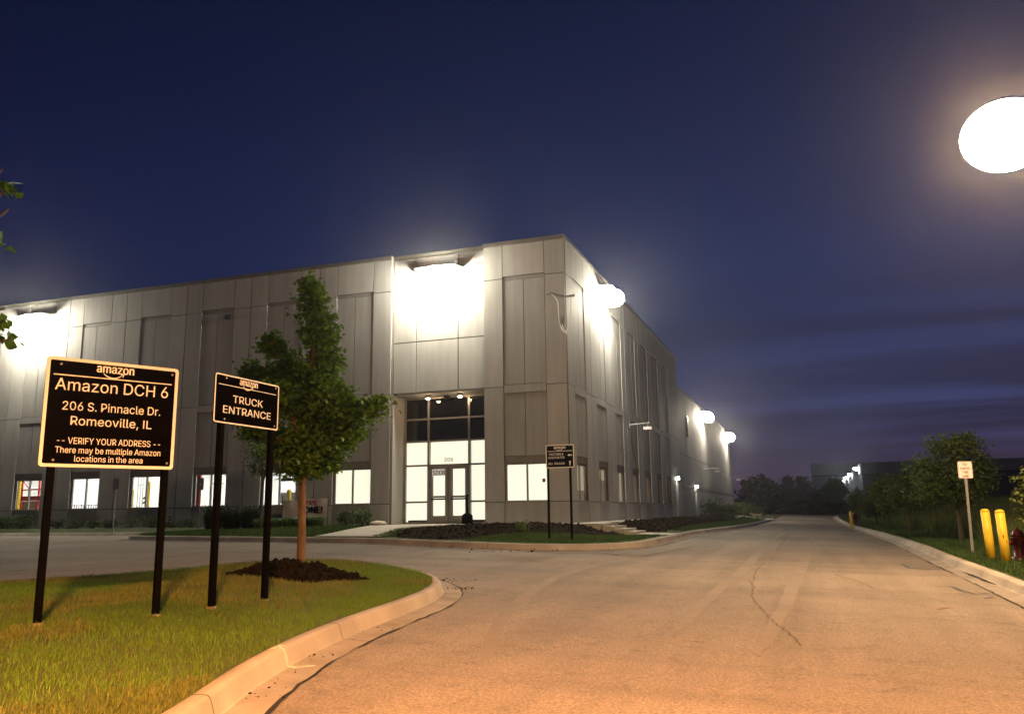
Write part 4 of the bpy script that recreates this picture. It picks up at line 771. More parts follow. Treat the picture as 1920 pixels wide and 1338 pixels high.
def pipes(t):
    mb = MB()
    for x in (-22.05, -21.9, -21.75): mb.tube([(x, 3.0, 0), (x, 3.0, 3)], .025, M_STEEL, 6)
    mb.tube([(-22.1, 3, 1.9), (-21.7, 3, 1.9)], .02, M_STEEL, 6); mb.build('pipe', t)
    mb = MB(); mb.tube([(-21.3, 2.6, 1.25), (-21.05, 2.6, 1.4), (-21.0, 2.6, 1.15), (-21.3, 2.6, 1.05)], .05, M_DARKMET, 8); mb.build('valve', t)
inner('pipe_riser', 'group of grey pipes inside the third lit window', 'pipes', pipes)

# -------- entrance storefront
mb = MB(); y0, y1 = 1.20, 1.30; L0, L1 = -7.105, -3.215
cols = (-7.105, -6.05, -4.32, -3.215); rows = (0, .83, 2.24, 3.18, 4.06, 4.925)
for x in cols:
    c = min(max(x, L0 + .04), L1 - .04); mb.box(c - .04, c + .04, y0, y1, 0, 4.925, M_ALU)
for i in range(3):
    a, b = cols[i] + (.075 if i == 0 else .04), cols[i + 1] - (.075 if i == 2 else .04); a = max(a, L0 + .08); b = min(b, L1 - .08)
    for z in rows:
        if i == 1 and z in (0, .83): continue
        z0 = min(max(z - .035, 0), 4.855); mb.box(a, b, y0 + .004, y1, z0, z0 + .07, M_ALU)
sf = mb.build('entrance_frame', wh)
for i in range(3):
    a, b = cols[i] + .04, cols[i + 1] - .04
    for j in range(5):
        if i == 1 and j < 2: continue
        z0, z1 = rows[j] + .035, rows[j + 1] - .035
        mb = MB(); mb.box(a, b, 1.245, 1.252, z0, z1, M_DP if j >= 3 else GL_CLEAR); pn = mb.build('glass_panel', sf)
        if j < 3: mb = MB(); mb.box(a, b, 1.345, 1.352, z0 - .03, z1 + .03, LIT_CREAM); mb.build('lit_lobby', wh)
for a, b in ((-6.95, -6.15), (-4.25, -3.3)): mb = MB(); mb.box(a, b, 1.30, 1.33, .03, .14, M_DARKMET); mb.build('heater', wh)
for s_, x0 in ((-1, -6.01), (1, -5.17)):
    mb = MB(); w = .80; y0, y1 = 1.21, 1.26
    mb.box(x0, x0 + .13, y0, y1, 0.02, 2.2, M_ALU); mb.box(x0 + w - .12, x0 + w, y0, y1, .02, 2.2, M_ALU)
    for z0, z1 in ((.02, .30), (.98, 1.06), (2.08, 2.2)): mb.box(x0 + .13, x0 + w - .12, y0 + .003, y1, z0, z1, M_ALU)
    dr = mb.build('door', wh)
    for z0, z1 in ((.30, .98), (1.06, 2.08)):
        mb = MB(); mb.box(x0 + .13, x0 + w - .12, 1.232, 1.238, z0, z1, GL_CLEAR); mb.build('glass_panel', dr)
        mb = MB(); mb.box(x0 + .12, x0 + w - .11, 1.345, 1.352, z0 - .02, z1 + .02, LIT_CREAM); mb.build('lit_lobby', wh)
    mb = MB(); mb.box(x0 + .10, x0 + w - .08, 1.16, 1.185, .90, .96, M_DARKMET); mb.box(x0 + .10, x0 + .13, 1.18, 1.21, .90, .96, M_DARKMET); mb.box(x0 + w - .11, x0 + w - .08, 1.18, 1.21, .90, .96, M_DARKMET); mb.build('push_bar', dr)
    hx = x0 + w - .05 if s_ < 0 else x0 + .05
    mb = MB(); mb.tube([(hx, 1.2, .82), (hx, 1.14, .86), (hx, 1.14, 1.12), (hx, 1.2, 1.16)], .014, M_STEEL, 8); mb.build('handle', dr)
mb = MB(); mb.box(-5.90, -5.30, 1.222, 1.228, 1.82, 2.075, emis('frosted_film_glow', (1, .96, .82), .26)); mb.box(-4.3 - 1.72, -4.33, 1.20, 1.22, 2.2, 2.23, M_ALU); mb.build('number_plate', sf)  # film given its own glow for lobby light shining through
text_mesh('lettering', 'S008', .185, M_BLACK, sf, -5.60, 1.855, 1.217, .022, width=.53)
text_mesh('lettering', '206', .155, mat('grey_letters', (.25, .23, .18), .8), sf, -5.185, 2.37, 1.238, .02, width=.42)
mb = MB(); mb.box(-1.02, -.92, .10, .128, 1.32 + .12, 1.45 + .12, M_RED); mb.build('alarm_box', wh)
# -------- side doors
def side_door(t0, t1, z0, z1, xin, lab=None):
    mb = MB(); x1, x0 = -.06 - xin, -.16 - xin
    mb.box(x0, x1, t0, t0 + .08, z0, z1, M_WHITE); mb.box(x0, x1, t1 - .08, t1, z0, z1, M_WHITE); mb.box(x0, x1, t0 + .08, t1 - .08, z1 - .08, z1, M_WHITE)
    d = mb.build('side_door', wh)
    mb = MB(); mb.box(x0 + .01, x1 - .02, t0 + .08, t1 - .08, z0, z1 - .08, M_PIER); lf = mb.build('door_leaf', d)
    mb = MB(); mb.box(x1 - .02, x1 - .012, t0 + .22, t1 - .22, z0 + 1.05, z1 - .25, M_DP); mb.box(x1 - .02, x1 - .012, t0 + .22, t1 - .22, z0 + .25, z0 + .9, M_DP); mb.build('glass_panel', d)
    mb = MB(); mb.tube([(x1 - .02, t0 + .14, z0 + 1), (x1 + .05, t0 + .14, z0 + 1), (x1 + .05, t0 + .26, z0 + 1)], .012, M_STEEL, 6); mb.build('handle', d)
side_door(DT0, DT1, 0, 2.2, 0); side_door(FD0, FD1, -.25, 1.74, .02)
mb = MB(); mb.box(-.02, .05, 31.1, 31.5, 5.5, 6.9, M_DARKMET); mb.box(.0, .03, 31.05, 31.55, 6.9, 7.0, M_DARKMET); mb.build('louvre', wh)
mb = MB(); mb.box(-15.3 + .25, -15.3 + .47, -.07, .035, 8.66, 8.84, M_DARKMET); mb.tube([(-14.94, -.03, 8.75), (-14.94, -.16, 8.72)], .07, M_DARKMET, 10); o = mb.build('wall_camera', loc=(0, 0, FLOOR)); tag(o, 'small dark round camera high on the front wall between the sign boards', 'camera')

# ================================================================== LAMPS
def wall_lamp(loc, rz, lens, label, size=1.0, group='flood lamps on the warehouse walls', cheeks=(), visor=1.05):
    """local: wall at y=+.45, lamp hangs off it towards -y under an added flat visor"""
    t = thing('wall_lamp', label, 'wall lamp', loc, rz, group)
    w = .42 * size; r = .37 * size; zc = -.13 * size; top = .25 * size; W_ = visor  # visor widened to throw a straight light cutoff across the wall
    mb = MB(); mb.add([(-W_, .445, top), (W_, .445, top), (W_ * .8, -.10 * size, top), (-W_ * .8, -.10 * size, top), (-W_, .445, top + .03), (W_, .445, top + .03), (W_ * .78, -.09 * size, top + .02), (-W_ * .78, -.09 * size, top + .02)],
           [(0, 1, 2, 3), (7, 6, 5, 4), (1, 0, 4, 5), (2, 1, 5, 6), (3, 2, 6, 7), (0, 3, 7, 4)], M_DARKMET)
    mb.box(-.08, .08, .37, .447, -.1, top - .002, M_DARKMET)
    for s_ in cheeks: mb.box(min(s_ * w, s_ * (w + .02)), max(s_ * w, s_ * (w + .02)), -.12 * size, .445, -.42 * size, top - .002, M_DARKMET)  # side plates added to keep lamp light off the farther wall
    mb.build('housing', t)
    mb = MB(); pr = [(max(.01, r * math.cos(a)), zc + r * math.sin(a)) for a in np.linspace(1.45, -1.57, 13)]
    mb.lathe(pr, lens, 26, (0, -.06 * size, 0)); mb.build('lens', t, True)  # globe enlarged to the size of the glare around the lamp
    return t
wall_lamp((-5.14, -.25, FLOOR + 9.56), 0, LENS_WALL, 'bright flood lamp above the glazed entrance')
wall_lamp((-25.9, -.45, FLOOR + 9.52), 0, LENS_WALL, 'bright flood lamp at the far end of the front wall behind the large sign')
wall_lamp((.45, 6.4, FLOOR + 9.72), R(90), LENS_WALL, 'bright flood lamp high on the side wall near the building corner', 1.0, cheeks=(1,))
wall_lamp((.43, 40.4, FLOOR + 7.95), R(90), LENS_FAR, 'first small flood lamp on the lower rear wing', 1.1, cheeks=(1,))
wall_lamp((.43, 60.2, FLOOR + 7.92), R(90), LENS_FAR, 'farthest small flood lamp at the end of the rear wing', 1.1, cheeks=(1,))
def sconce(loc, rz, label):
    t = thing('door_lamp', label, 'wall lamp', loc, rz, 'lamps over the side doors')
    mb = MB(); mb.box(-.12, .12, -.12, 0, .10, .15, M_DARKMET); mb.box(-.10, .10, -.02, 0, -.10, .10, M_DARKMET); mb.build('housing', t)
    mb = MB(); mb.lathe([(.03, -.07), (.07, -.02), (.08, .095)], LENS_SCONCE, 10, (0, -.11, 0)); mb.build('lens', t, True)
sconce((.005, 24.95, FLOOR + 2.36), R(90), 'small bright lamp over the white side door')
sconce((-.015, 34.2, FLOOR + 2.05), R(90), 'small bright lamp over the door of the rear wing')
for x, lab in ((-5.86, 'small downlight in the entrance soffit, the one farther from the building corner'), (-4.5, 'small downlight in the entrance soffit, the one nearer the building corner')):
    t = thing('downlight', lab, 'downlight', (x, .75, FLOOR + 4.925), 0, 'downlights over the entrance')
    mb = MB(); mb.lathe([(.10, 0), (.10, -.08), (.09, -.10)], M_ALU, 14); mb.build('trim_ring', t, True)
    mb = MB(); mb.lathe([(.075, -.105), (.06, -.15), (.01, -.17)], LENS_DOWN, 12); mb.build('lens', t, True)
mb = MB(); mb.box(-5.27, -5.07, .9, 1.1, 4.84, 4.925, M_DARKMET); mb.tube([(-5.17, .98, 4.84), (-5.17, .92, 4.78)], .05, M_DARKMET, 10); tag(mb.build('dome_camera', loc=(0, 0, FLOOR)), 'small dark camera between the two downlights over the entrance', 'camera')
# area light on a pole at the verge, its arm reaching over the kerb
def pole_lamp(x, y, hx, hz, lens, label, r, name, bowl):
    zb = verge_h(x, y)
    t = thing(name, label, 'street lamp', (x, y, zb)); h = hz - zb
    mb = MB(); mb.lathe([(.25, 0), (.25, .5), (.22, .55)], M_CONC, 16); mb.build('base', t, True)
    mb = MB(); mb.tube([(0, 0, .5), (0, 0, h + .35)], [.085, .06], M_DARKMET, 12); mb.build('pole', t, True)
    d = hx - x; mb = MB(); mb.tube([(0, 0, h + .25), (d * .5, 0, h + .33), (d * .8, 0, h + .22)], .04, M_DARKMET, 10); mb.build('arm', t, True)
    mb = MB(); mb.lathe([(.30, .14), (.30, .2), (.22, .26), (.05, .34)], M_DARKMET, 24, (d, 0, h)); 
    if bowl < .5: mb.lathe([(r * 1.05, .14), (r * 1.08, .10), (r * 1.08, -.20), (r * 1.05, -.20), (r * 1.05, .09)], M_DARKMET, 28, (d, 0, h))  # skirt added to keep the orange light off the building walls
    mb.build('head', t, True)
    mb = MB(); A_n = np.linspace(1.2 if bowl > .5 else .0, -1.57, 15); mb.lathe([(max(.01, r * math.cos(a_)), r * bowl * .85 * math.sin(a_) - .15 * bowl) for a_ in A_n], lens, 40, (d, 0, h + .005)); mb.build('lens', t, True); return t
pole_lamp(13.0, -13.9, 11.42, 7.40, LENS_ROAD, 'glaring area lamp on a pole beside the two yellow bollards', .66, 'area_lamp', 1.0)  # globe oversized so its shape fills the lamp's glare
pole_lamp(12.0, -31.5, 9.6, 6.6, LENS_SODIUM, 'orange sodium street lamp at the near end of the verge', .48, 'street_lamp', .15)

# ================================================================== SIGNS
def smile(mb, cx, z, w, m, y0, y1):
    """the curved arrow under the logo letters"""
    n = 14; top = []; bot = []
    for i in range(n + 1):
        t = i / n; x = -.5 + t * .93; arc = -.26 * (1 - ((t - .5) / .5) ** 2) ; th = .02 + .055 * math.sin(math.pi * min(t * .9 + .1, 1))
        top.append((cx + x * w, z + (arc + .02) * w * .75)); bot.append((cx + x * w, z + (arc - th) * w * .75))
    for i in range(n): mb.xzprism([bot[i], bot[i + 1], top[i + 1], top[i]], y0, y1, m)
    ax, az = cx + .46 * w, z + .0 * w
    mb.xzprism([(ax - .12 * w, az + .035 * w), (ax - .10 * w, az - .005 * w), (ax + .01 * w, az + .0 * w), (ax + .055 * w, az + .03 * w), (ax + .03 * w, az + .065 * w)], y0 - .0004, y1, m)
    mb.xzprism([(ax + .01 * w, az + .0 * w), (ax - .035 * w, az - .12 * w), (ax + .0 * w, az - .125 * w), (ax + .055 * w, az + .03 * w)], y0 - .0008, y1, m)
def logo(parent, cx, z, w, y):
    o = text_mesh('logo', 'amazon', w * .235, M_SIGNWHITE, parent, cx, z, y, .020, width=w)
    mb = MB(); smile(mb, cx - .045 * w, z - .025 * w, w * .53, M_SIGNWHITE, y - .0015, y + .0015); mb.build('logo_arrow', parent)
def arrow(mb, cx, cz, L_, up, m, y0, y1):
    p = [(-.5, 0), (-.08, .26), (-.08, .10), (.5, .10), (.5, -.10), (-.08, -.10), (-.08, -.26)]
    if up: p = [(z_, -x_) for x_, z_ in p]
    pts = [(cx + a * L_, cz + b * L_) for a, b in p]
    mb.xzprism(pts if not up else pts[::-1], y0, y1, m)
def sign_board(name, label, A, B, along, z0, z1, lines, post_r, border, sep_ends=None, toward=None, rule=None, bolts=True):
    """A, B: world feet of the posts. local x runs from A to B, board hangs on the -y side"""
    A = Vector(A); B = Vector(B); d = B - A; rz = math.atan2(d.y, d.x); L_ = math.hypot(d.x, d.y)
    t = thing(name, label, 'sign', A, rz)
    for x, foot in ((0, 0), (L_, B.z - A.z)):
        mb = MB(); r = post_r; mb.box(x - r, x + r, -r, r, foot + .02, z1 - A.z - .03, M_BLACK); p = mb.build('post', t)
        mb = MB(); mb.box(x - r - .008, x + r + .008, -r - .008, r + .008, foot - .15, foot + .022, mat('rusty_sleeve', (.20, .16, .12), .8, .3, 30)); mb.box(x - .012, x + .012, -r - .02, -r - .0085, foot + .004, foot + .016, M_STEEL); mb.build('sleeve', p)
    cx = (along[0] + along[1]) / 2; w = along[1] - along[0]; h = z1 - z0; cz = (z0 + z1) / 2 - A.z; yb = -post_r - .012; yf = yb - .003
    mb = MB(); mb.xzprism(rrect(w, h, .03 * min(1, w), 5, cx, cz), yb, -post_r - .001, M_SIGNFACE); bd = mb.build('panel', t)
    mb = MB(); ring_frame(mb, w, h, .03 * min(1, w), border, yf, yb + .001, M_SIGNWHITE, cx, cz, .0005); mb.build('border', bd)
    if bolts:
        mb = MB()
        for x in (0, L_):
            for zz in (z1 - border - .025 * h - .01, z0 + border + .03):
                mb.tube([(x, yf - .004, zz - A.z), (x, yb, zz - A.z)], .010, M_STEEL, 8)
        mb.build('bolt', bd)
    for it in lines: it(bd, cx, cz - h / 2, w, h, yf)
    return t
def rule_(zf, wf, th):
    def f(bd, cx, zb, w, h, y):
        mb = MB(); mb.box(cx - w * wf / 2, cx + w * wf / 2, y, y + .0025, zb + h * zf - th / 2, zb + h * zf + th / 2, M_SIGNWHITE); mb.build('rule', bd)
    return f
def line_(s, zf, hf, wf, weight=.004, cxf=0.0, m=None, al='C'):
    def f(bd, cx, zb, w, h, y): text_mesh('lettering', s, h * hf, m or M_SIGNWHITE, bd, cx + cxf * w, zb + h * zf, y + .001, weight, width=w * wf if wf else None, align=al)
    return f
def logo_(zf, wf):
    def f(bd, cx, zb, w, h, y): logo(bd, cx, zb + h * zf, w * wf, y + .001)
    return f
def fit_board(A, B, pr, corners):
    d = Vector((B.x - A.x, B.y - A.y, 0)).normalized(); n_ = Vector((d.y, -d.x, 0)); p0 = Vector(A) + n_ * (pr + .012); out = []
    for c in corners:
        r_ = ray(*c); q_ = CAM + r_ * ((p0 - CAM).dot(n_) / r_.dot(n_)); out.append(((q_ - Vector(A)).dot(d), q_.z))
    (a0, z0), (a1, z1), (a2, z2), (a3, z3) = out
    return ((a0 + a3) / 2, (a1 + a2) / 2), (z2 + z3) / 2, (z0 + z1) / 2
def on_lawn(px, py):
    q = on_ground(px, py, .25); d_ = near_h(q.x, q.y) - Gz(q.x, q.y); q = on_ground(px, py, d_); q.z = near_h(q.x, q.y); return q
sA, sB = on_lawn(69, 1172), on_lawn(291, 1156)
fa, fz0, fz1 = fit_board(sA, sB, .027, [(88, 665), (334, 693), (325, 882), (72, 872)])
DZ = .0
sign_board('address_sign', 'large black address sign with glowing cream border on two black posts', sA, sB, fa, fz0, fz1,
    [logo_(.893, .29), rule_(.838, .895, .009), line_('Amazon DCH 6', .70, .107, .866, .003), line_('206 S. Pinnacle Dr.', .52, .078, .75, .006), line_('Romeoville, IL', .385, .080, .62, .006),
     line_('-- VERIFY YOUR ADDRESS --', .212, .058, .787, .005), line_('There may be multiple Amazon', .128, .056, .79, .005), line_('locations in the area', .052, .054, .515, .005)], .027, .027)
tA, tB = on_lawn(396, 1143), on_lawn(495, 1130)
fa, fz0, fz1 = fit_board(tA, tB, .027, [(403, 703), (523, 718), (521, 803), (400, 795)])
sign_board('truck_sign', 'small black truck entrance sign on two black posts beside the young maple', tA, tB, fa, fz0, fz1,
    [logo_(.842, .285), rule_(.785, .895, .007), line_('TRUCK', .449, .150, .475, .006), line_('ENTRANCE', .213, .150, .76, .006)], .027, .014)
qa, qb = on_plane_y(1030, 1000, -7), on_plane_y(1072.5, 1004, -7); vA, vB = (qa.x, -7, bi_h(qa.x, -7)), (qb.x, -7, bi_h(qb.x, -7))
pa = on_plane_y(1024.5, 834.5, -7); pb = on_plane_y(1077, 876, -7)
def arrows(bd, cx, zb, w, h, y):
    mb = MB(); arrow(mb, cx + .347 * w, zb + .54 * h, .16 * w, False, M_SIGNWHITE, y, y + .0025); arrow(mb, cx + .35 * w, zb + .21 * h, .16 * w, True, M_SIGNWHITE, y, y + .0025); mb.build('arrows', bd)
sign_board('direction_sign', 'black directional sign with two white arrows in front of the building corner', vA, vB, (pa.x - vA[0] - .01, pb.x - vA[0] + .01), pb.z, pa.z,
    [logo_(.823, .425), rule_(.724, .88, .012), line_('VISITORS &', .545, .095, .53, .008, -.136), line_('ASSOCIATES', .40, .095, .59, .008, -.126), line_('ALL TRUCKS', .145, .095, .58, .008, -.126), arrows], .026, .022)
def plate_sign(name, label, foot, h0, w, hh, post_r, face, extra, rz=0, lean=0.0, group=None, post_m=None):
    t = thing(name, label, 'sign', foot, rz, group); t.rotation_euler = (0, lean, rz)
    mb = MB(); r = post_r; mb.box(-r, r, -r * .5, r * .5, -.2, h0 + hh - .05, post_m or M_STEEL); mb.box(-r * .4, r * .4, r * .5, r * 1.2, -.2, h0 + hh - .08, post_m or M_STEEL); mb.build('post', t)
    mb = MB(); mb.xzprism(rrect(w, hh, .03, 4, 0, h0 + hh / 2), -r * .5 - .006, -r * .5 - .001, face); b = mb.build('panel', t)
    extra(b, -r * .5 - .0085, h0, w, hh); return t
np_f = on_ground(1824, 1037, .15); M_REDTXT = mat('red_lettering', (.30, .035, .03), .6)
def np_txt(b, y, h0, w, hh):
    mb = MB(); ring_frame(mb, w - .012, hh - .012, .026, .006, y, y + .003, M_REDTXT, 0, h0 + hh / 2); mb.build('border', b)
    for i, (s_, ww) in enumerate((('NO', .10), ('PARKING', .215), ('FIRE', .125), ('LANE', .135))): text_mesh('lettering', s_, .052, M_REDTXT, b, 0, h0 + hh - .095 - .088 * i, y, .012, width=ww)
    mb = MB()
    for zz in (.04, hh - .035): mb.tube([(0, y - .003, h0 + zz), (0, y + .003, h0 + zz)], .008, M_STEEL, 8)
    mb.build('bolt', b)
plate_sign('no_parking_sign', 'leaning white no parking sign with red lettering on a steel post', (np_f.x, np_f.y, np_f.z), 1.66, .305, .385, .026, M_WHITE, np_txt, R(8), R(1.0))
M_HBLUE = mat('sign_blue', (.03, .07, .16), .5); M_PGREY = mat('sign_plate_grey', (.20, .20, .20), .5)
def hc(b, y, h0, w, hh):
    mb = MB(); mb.xzprism([(-.08, h0 + .14), (.08, h0 + .14), (.08, h0 + .32), (-.08, h0 + .32)], y, y + .002, M_HBLUE); mb.build('symbol_field', b)
    mb = MB(); q = y - .002; z_ = h0 + .17
    mb.tube([(-.01, q, z_ + .115), (-.01, q, z_ + .06), (.03, q, z_ + .06), (.045, q, z_ + .01)], .008, M_WHITE, 6); mb.tube([(.03 * math.cos(a) - .01, q, z_ + .035 + .033 * math.sin(a)) for a in np.linspace(2.4, 6.3, 9)], .006, M_WHITE, 6); mb.lathe([(.012, -.012), (.012, .012)], M_WHITE, 8, (-.01, q, z_ + .13)); mb.build('symbol', b)
for (px, y, h0, lab) in ((212, -2.1, 1.66, 'small accessible parking sign standing between the second and third lit windows'), (372, -2.1, 1.68, 'small accessible parking sign standing before the fourth lit window')):
    q = on_plane_y(px, 985, y); plate_sign('accessible_sign', lab, (q.x, y, bi_h(q.x, y)), h0 - .1, .305, .46, .022, M_PGREY, hc, 0, 0, 'accessible parking signs along the front wall')
# banner pegged behind the shrubs
bn = thing('banner', 'pale banner with red and black capitals pegged behind the shrubs', 'banner', (-10.0, -1.25, bi_h(-10, -1.25)), R(3))
mb = MB(); n = 16; V = []; M_VINYL = mat('banner_vinyl', (.62, .57, .56), .6, .08, 3)
for i in range(n + 1):
    x = -.95 + 1.9 * i / n
    for j in range(5): z_ = .12 + .70 * j / 4 - .06 * (1 - i / n) * (j / 4); V.append((x, .03 * math.sin(i * 1.1 + j * .6) * (1 - abs(j - 4) / 8), z_))
V = [(x, y, z_ + .22) for x, y, z_ in V]; mb.add(V, [(i * 5 + j, (i + 1) * 5 + j, (i + 1) * 5 + j + 1, i * 5 + j + 1) for i in range(n) for j in range(4)], M_VINYL); mb.build('sheet', bn, True)
for x in (-.97, .97): mb = MB(); mb.tube([(x, .02, -.1), (x, .02, 1.1)], .015, M_DARKMET, 6); mb.build('stake', bn)
text_mesh('lettering', 'PPE', .17, mat('banner_red', (.30, .015, .03), .6), bn, .30, .80, -.045, .03, width=.55)
text_mesh('lettering', 'ZONE!', .24, M_BLACK, bn, .30, .50, -.045, .045, width=1.0)

# ================================================================== STREET FURNITURE
M_BOLT = mat('bollard_scuffs', (.62, .36, .02), .55, .0, 7, c2=(.55, .30, .02))
def bollard(foot, h, r, label, group, lean=(0, 0)):
    t = thing('bollard', label, 'bollard', foot, 0, group); t.rotation_euler = (lean[0], lean[1], 0)
    mb = MB(); mb.lathe([(r, -.2), (r, h - r * .55)], M_YELLOW, 24); mb.build('sleeve', t, True)
    mb = MB(); mb.lathe([(r * 1.03, h - r * .6), (r * 1.03, h - r * .45), (r * .9, h - r * .15), (r * .55, h + r * .08), (.005, h + r * .15)], M_YELLOW, 24); mb.build('cap', t, True)
    return t
b1, b2, b3 = on_ground(1860, 1050, .15), on_ground(1888, 1056, .15), on_ground(1597, 985, .15)
bollard(b1, 1.0, .083, 'tall yellow bollard beside the leaning no parking sign', 'yellow bollards', (0, R(-1.6))); bollard(b2, 1.0, .083, 'tall yellow bollard beside the red hydrant, with scuffs on its face', 'yellow bollards', (0, R(-1.2)))
mbx = MB(); mbx.box(-.02, .0, -.0845, -.080, .48, .53, M_DARKMET); mbx.box(.03, .04, -.083, -.075, .40, .43, M_DARKMET); mbx.build('scuff', [o for o in COL.objects if o.name.startswith('bollard')][-1])
bollard(b3, .78, .075, 'distant yellow bollard where the drive narrows', 'yellow bollards')
def hydrant(foot, s_, label, rz=0):
    t = thing('fire_hydrant', label, 'hydrant', foot, rz, 'fire hydrants on the verge')
    mb = MB(); mb.lathe([(.17, -.1), (.17, .05), (.15, .06), (.15, .09), (.105, .10), (.10, .42), (.135, .43), (.135, .47), (.12, .48)], M_HYD, 20); mb.v = [tuple(c * s_ for c in v) for v in mb.v]; mb.build('barrel', t, True)
    mb = MB(); mb.lathe([(.125, .475), (.12, .52), (.09, .58), (.05, .61), (.03, .615), (.03, .66), (.005, .66)], M_HYD, 20); mb.v = [tuple(c * s_ for c in v) for v in mb.v]; mb.build('bonnet', t, True)
    for dx, dy, r, l in ((-1, 0, .055, .19), (1, 0, .055, .19), (0, -1, .075, .2)):
        mb = MB(); mb.tube([(dx * .08, dy * .08, .36), (dx * l, dy * l, .36)], r * .8, M_HYD, 12); mb.tube([(dx * (l - .05), dy * (l - .05), .36), (dx * l, dy * l, .36)], r, M_HYD, 8); mb.tube([(dx * l, dy * l, .36), (dx * (l + .03), dy * (l + .03), .36)], .02, M_HYD, 5); mb.v = [tuple(c * s_ for c in v) for v in mb.v]; mb.build('outlet_cap', t, True)
h1 = on_ground(1914, 1052, .15); hydrant((h1.x, h1.y, h1.z), 1.0, 'dark red fire hydrant behind the two tall yellow bollards', R(15))
h2 = on_ground(1605, 983, .15); hydrant((h2.x, h2.y, h2.z), 1.15, 'dark fire hydrant beside the distant yellow bollard')
q = on_plane_y(880, 979, .55); t = thing('ash_stand', 'black smoker post with a wide base beside the entrance doors', 'ash stand', (q.x, .35, FLOOR - .004))
mb = MB(); mb.lathe([(.21, 0), (.215, .04), (.20, .30), (.17, .34), (.12, .37), (.045, .42)], M_BLACK, 20); mb.build('base', t, True)
mb = MB(); mb.lathe([(.045, .40), (.038, .95), (.05, .97), (.05, 1.05), (.02, 1.08)], M_BLACK, 14); mb.build('stem', t, True)
mb = MB(); r_ = np.random.default_rng(5)
mb.lathe([(.05, 0), (.30, .01), (.36, .06), (.28, .13), (.10, .16), (.02, .165)], mat('sandbag', (.50, .45, .38), .9, .2, 8), 14); mb.v = [(x * 1.25 + .03 * math.sin(y * 9), y * .7, z + .02 * math.sin(x * 11)) for x, y, z in mb.v]
o = mb.build('sandbag', smooth=True, loc=(-7.25, -.75, bi_h(-7.25, -.75) + .02)); tag(o, 'pale sandbag lying at the wall beside the entrance path', 'sandbag')
for (pa_, pb_, lab) in (((17, 1005), (78, 1005), 'dark concrete wheel stop in front of the low hedge'), ((186, 1003), (242, 1002), 'dark concrete wheel stop near the end of the planted island')):
    a = on_ground(*pa_); b = on_ground(*pb_); c = (a + b) / 2; L_ = (b - a).length * .5
    mb = MB(); pr = [(-.08, 0), (.08, 0), (.06, .10), (-.06, .10)]; V = [(x, y, z) for x in (-L_, L_) for y, z in pr]
    mb.add(V, [(3, 2, 1, 0), (4, 5, 6, 7), (0, 1, 5, 4), (1, 2, 6, 5), (2, 3, 7, 6), (3, 0, 4, 7)], mat('old_concrete', (.12, .11, .10), .9, .2, 3))
    o = mb.build('wheel_stop', loc=(c.x, c.y, Gz(c.x, c.y))); o.rotation_euler = (0, 0, math.atan2(b.y - a.y, b.x - a.x)); tag(o, lab, 'wheel stop', 'wheel stops in the lot')
# fixtures on the walls
q = on_plane_y(1060, 612, 0); t = thing('antenna_bracket', 'wall antenna bracket with looping cables near the top of the building corner', 'antenna', (0, 0, FLOOR))
mb = MB(); mb.tube([(-.62, -.25, 8.25), (-.45, -.25, 8.28), (-.2, -.22, 8.18), (.05, -.12, 8.12), (.22, -.02, 8.14)], .035, M_STEEL, 8); mb.tube([(.16, -.02, 8.14), (.40, -.02, 8.16)], .05, M_STEEL, 8); mb.build('arm', t)
mb = MB(); mb.box(-.16, -.03, -.10, .0, 7.1, 7.4, M_STEEL); mb.build('box', t)
mb = MB(); mb.tube(catmull([(-.45, -.24, 8.25), (-.22, -.2, 7.95), (-.2, -.12, 7.3), (-.12, -.1, 6.95), (.06, -.12, 6.78), (.18, -.1, 7.2), (.24, -.1, 7.7), (.22, -.04, 8.12)], 4), .016, M_WHITE, 6); mb.tube(catmull([(-.1, -.1, 7.1), (.0, -.12, 6.85), (.10, -.12, 6.72)], 4), .014, M_WHITE, 6); mb.build('cable', t)
def cam_arm(t_, z, L_, label, drop=True, xoff=0.0):
    t = thing('camera_arm', label, 'camera', (0, t_, FLOOR + z), 0, 'camera arms on the side wall')
    mb = MB(); mb.tube([(.0, 0, 0), (L_, 0, .05)], .03, M_STEEL, 8); mb.box(-.0, .04, -.1, .1, -.12, .12, M_STEEL); mb.build('arm', t)
    mb = MB(); mb.tube([(L_ - .08, 0, .04), (L_ - .08, 0, -.12)], .025, M_STEEL, 8); mb.box(L_ - .28, L_ + .12, -.07, .07, -.26, -.12, M_WHITE); mb.build('camera_body', t)
    if drop: mb = MB(); mb.tube(catmull([(.03, 0, -.05), (.12, .05, -.35), (.05, .1, -.55), (.02, .4, -1.1), (.02, 1.6, -2.35)], 4), .014, M_DARKMET, 6); mb.build('cable', t)
cam_arm(10.9, 4.45, .95, 'white camera on a long arm over the side windows')
cam_arm(38.6, 3.55, 1.25, 'thin camera arm on the rear wing above the tall shrubs', False); cam_arm(58.0, 3.52, 1.25, 'thin camera arm near the far end of the rear wing', False)
t = thing('gas_meter', 'dark meter post with a small plate rising behind the far shrubs', 'meter', (.35, 43.5, FLOOR - .3)); mb = MB(); mb.tube([(0, 0, 0), (0, 0, 1.75)], .05, M_DARKMET, 8); mb.build('post', t); mb = MB(); mb.box(-.05, .55, -.2, .2, 1.1, 1.25, M_STEEL); mb.build('plate', t)
# irrigation flag beside the mulch
q = on_ground(463, 1083, .22); mb = MB(); mb.tube([(0, 0, 0), (0, 0, .09)], .01, M_DARKMET, 6); mb.lathe([(.03, .04), (.035, .07), (.02, .10)], mat('green_plastic', (.01, .12, .07), .4), 10); o = mb.build('sprinkler_head', loc=q); tag(o, 'small green sprinkler head at the edge of the bark mulch', 'sprinkler')
